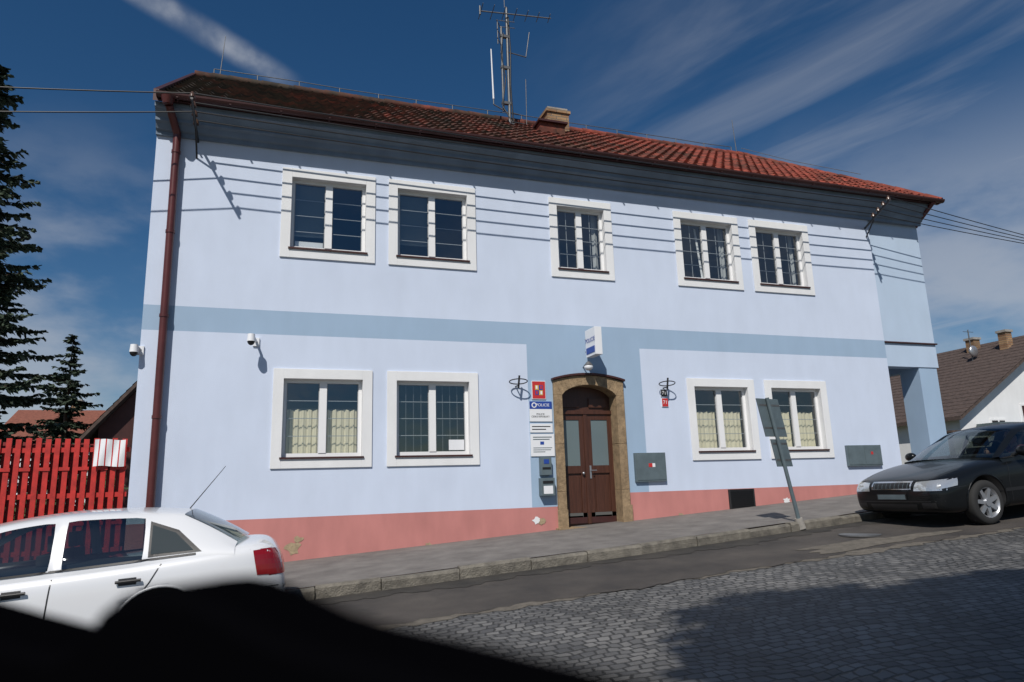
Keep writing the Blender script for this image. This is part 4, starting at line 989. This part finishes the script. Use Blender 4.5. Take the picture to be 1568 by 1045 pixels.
# ------------------------------------------------------------------ world, sun, camera
w = bpy.data.worlds.new('World'); sc.world = w; w.use_nodes = True; nt = w.node_tree; bg = nt.nodes['Background']
sk = nt.nodes.new('ShaderNodeTexSky'); sk.sky_type = 'NISHITA'; sk.sun_disc = False
el = math.asin(-LV.z); rot = math.atan2(-LV.x, -LV.y)
sk.sun_elevation = el; sk.sun_rotation = rot % (2*math.pi); sk.air_density = 1.0; sk.dust_density = 0.2; sk.ozone_density = 4.0
def N(t): return nt.nodes.new(t)
def link(a, b): nt.links.new(a, b)
def mth(op, a, b=None, clamp=False):
    n = N('ShaderNodeMath'); n.operation = op; n.use_clamp = clamp
    for i, v in enumerate((a, b)):
        if v is None: continue
        if isinstance(v, (int, float)): n.inputs[i].default_value = v
        else: link(v, n.inputs[i])
    return n.outputs[0]
def dot(v, c):
    n = N('ShaderNodeVectorMath'); n.operation = 'DOT_PRODUCT'; link(v, n.inputs[0]); n.inputs[1].default_value = c; return n.outputs['Value']
def mapr(v, a, b, c=0.0, d=1.0):
    n = N('ShaderNodeMapRange'); n.interpolation_type = 'SMOOTHSTEP'; link(v, n.inputs[0])
    for i, q in enumerate((a, b, c, d)): n.inputs[i+1].default_value = q
    return n.outputs[0]
tc = N('ShaderNodeTexCoord'); dv = tc.outputs['Generated']
sp = N('ShaderNodeSeparateXYZ'); link(dv, sp.inputs[0])
zc = mth('MAXIMUM', sp.outputs[2], 0.04)
px_ = mth('DIVIDE', sp.outputs[0], zc); py_ = mth('DIVIDE', sp.outputs[1], zc)
al = mth('ADD', mth('MULTIPLY', px_, 0.26), mth('MULTIPLY', py_, -0.965)); ac = mth('ADD', mth('MULTIPLY', px_, 0.965), mth('MULTIPLY', py_, 0.26))
cb = N('ShaderNodeCombineXYZ'); link(mth('MULTIPLY', al, 0.55), cb.inputs[0]); link(mth('MULTIPLY', ac, 2.2), cb.inputs[1])
n1 = N('ShaderNodeTexNoise'); n1.inputs['Scale'].default_value = 1.2; n1.inputs['Detail'].default_value = 6; n1.inputs['Roughness'].default_value = 0.55; n1.inputs['Distortion'].default_value = 0.5
link(cb.outputs[0], n1.inputs['Vector'])
cir = mth('MULTIPLY', mapr(n1.outputs['Fac'], 0.40, 0.80), mapr(sp.outputs[0], 0.25, 0.65))
n2 = N('ShaderNodeTexNoise'); n2.inputs['Scale'].default_value = 3.2; n2.inputs['Detail'].default_value = 7; n2.inputs['Roughness'].default_value = 0.55
mp = N('ShaderNodeMapping'); mp.inputs['Scale'].default_value = (1, 1, 2.2); mp.inputs['Location'].default_value = (0.3, 0.1, 0.2); link(dv, mp.inputs[0]); link(mp.outputs[0], n2.inputs['Vector'])
low = mth('MULTIPLY', mapr(n2.outputs['Fac'], 0.42, 0.66), mapr(sp.outputs[2], 0.48, 0.22)); low = mth('MULTIPLY', low, 0.6)
d1 = Vector((-178, 1058, 737)).normalized(); d2 = Vector((6, 1020.7, 615.8)).normalized(); nn = d1.cross(d2).normalized(); tt = (d2-d1).normalized()
dist = mth('ABSOLUTE', mth('ADD', dot(dv, nn), mth('MULTIPLY', mth('SUBTRACT', n2.outputs['Fac'], 0.5), 0.02)))
trail = mth('MULTIPLY', mapr(dist, 0.021, 0.002), mapr(dot(dv, tt), (d2.dot(tt))+0.03, d2.dot(tt)-0.05))
n3 = N('ShaderNodeTexNoise'); n3.inputs['Scale'].default_value = 22; n3.inputs['Detail'].default_value = 5; link(dv, n3.inputs['Vector'])
trail = mth('MULTIPLY', trail, mapr(n3.outputs['Fac'], 0.3, 0.7, 0.15, 0.6))
fac = mth('MAXIMUM', mth('MULTIPLY', cir, 0.42), mth('MAXIMUM', low, trail)); fac = mth('MINIMUM', fac, 0.8)
hs = N('ShaderNodeHueSaturation'); hs.inputs['Saturation'].default_value = 1.25; hs.inputs['Value'].default_value = 0.97; link(sk.outputs[0], hs.inputs['Color'])
mx = N('ShaderNodeMix'); mx.data_type = 'RGBA'; link(fac, mx.inputs['Factor']); link(hs.outputs[0], mx.inputs[6]); mx.inputs[7].default_value = (7.8, 8.2, 9.0, 1)
link(mx.outputs[2], bg.inputs[0]); bg.inputs[1].default_value = 0.06

sun = bpy.data.lights.new('sun', 'SUN'); sun.energy = 4.2; sun.angle = R(0.53); sun.color = (1, 0.955, 0.89)
so = bpy.data.objects.new('sun', sun); so.rotation_euler = LV.to_track_quat('-Z', 'Y').to_euler(); sc.collection.objects.link(so)

cam = bpy.data.cameras.new('camera'); co = bpy.data.objects.new('camera', cam); sc.collection.objects.link(co)
Xh = Vector((3133, 125, 1071)).normalized(); Zh = Vector((-162, -5112, 1071)).normalized(); Yh = Zh.cross(Xh).normalized(); Xh = Yh.cross(Zh)
right = Vector((Xh.x, Yh.x, Zh.x)); down = Vector((Xh.y, Yh.y, Zh.y)); fwd = Vector((Xh.z, Yh.z, Zh.z))
m3 = Matrix((right, -down, -fwd)).transposed()
co.matrix_world = Matrix.Translation(cam_p) @ m3.to_4x4()
cam.lens = 24.59; cam.sensor_width = 36; cam.clip_start = 0.02; cam.clip_end = 3000
cam.dof.use_dof = True; cam.dof.focus_distance = 11.5; cam.dof.aperture_fstop = 2.5
sc.camera = co
sc.view_settings.view_transform = 'Standard'; sc.view_settings.look = 'None'; sc.view_settings.exposure = 0
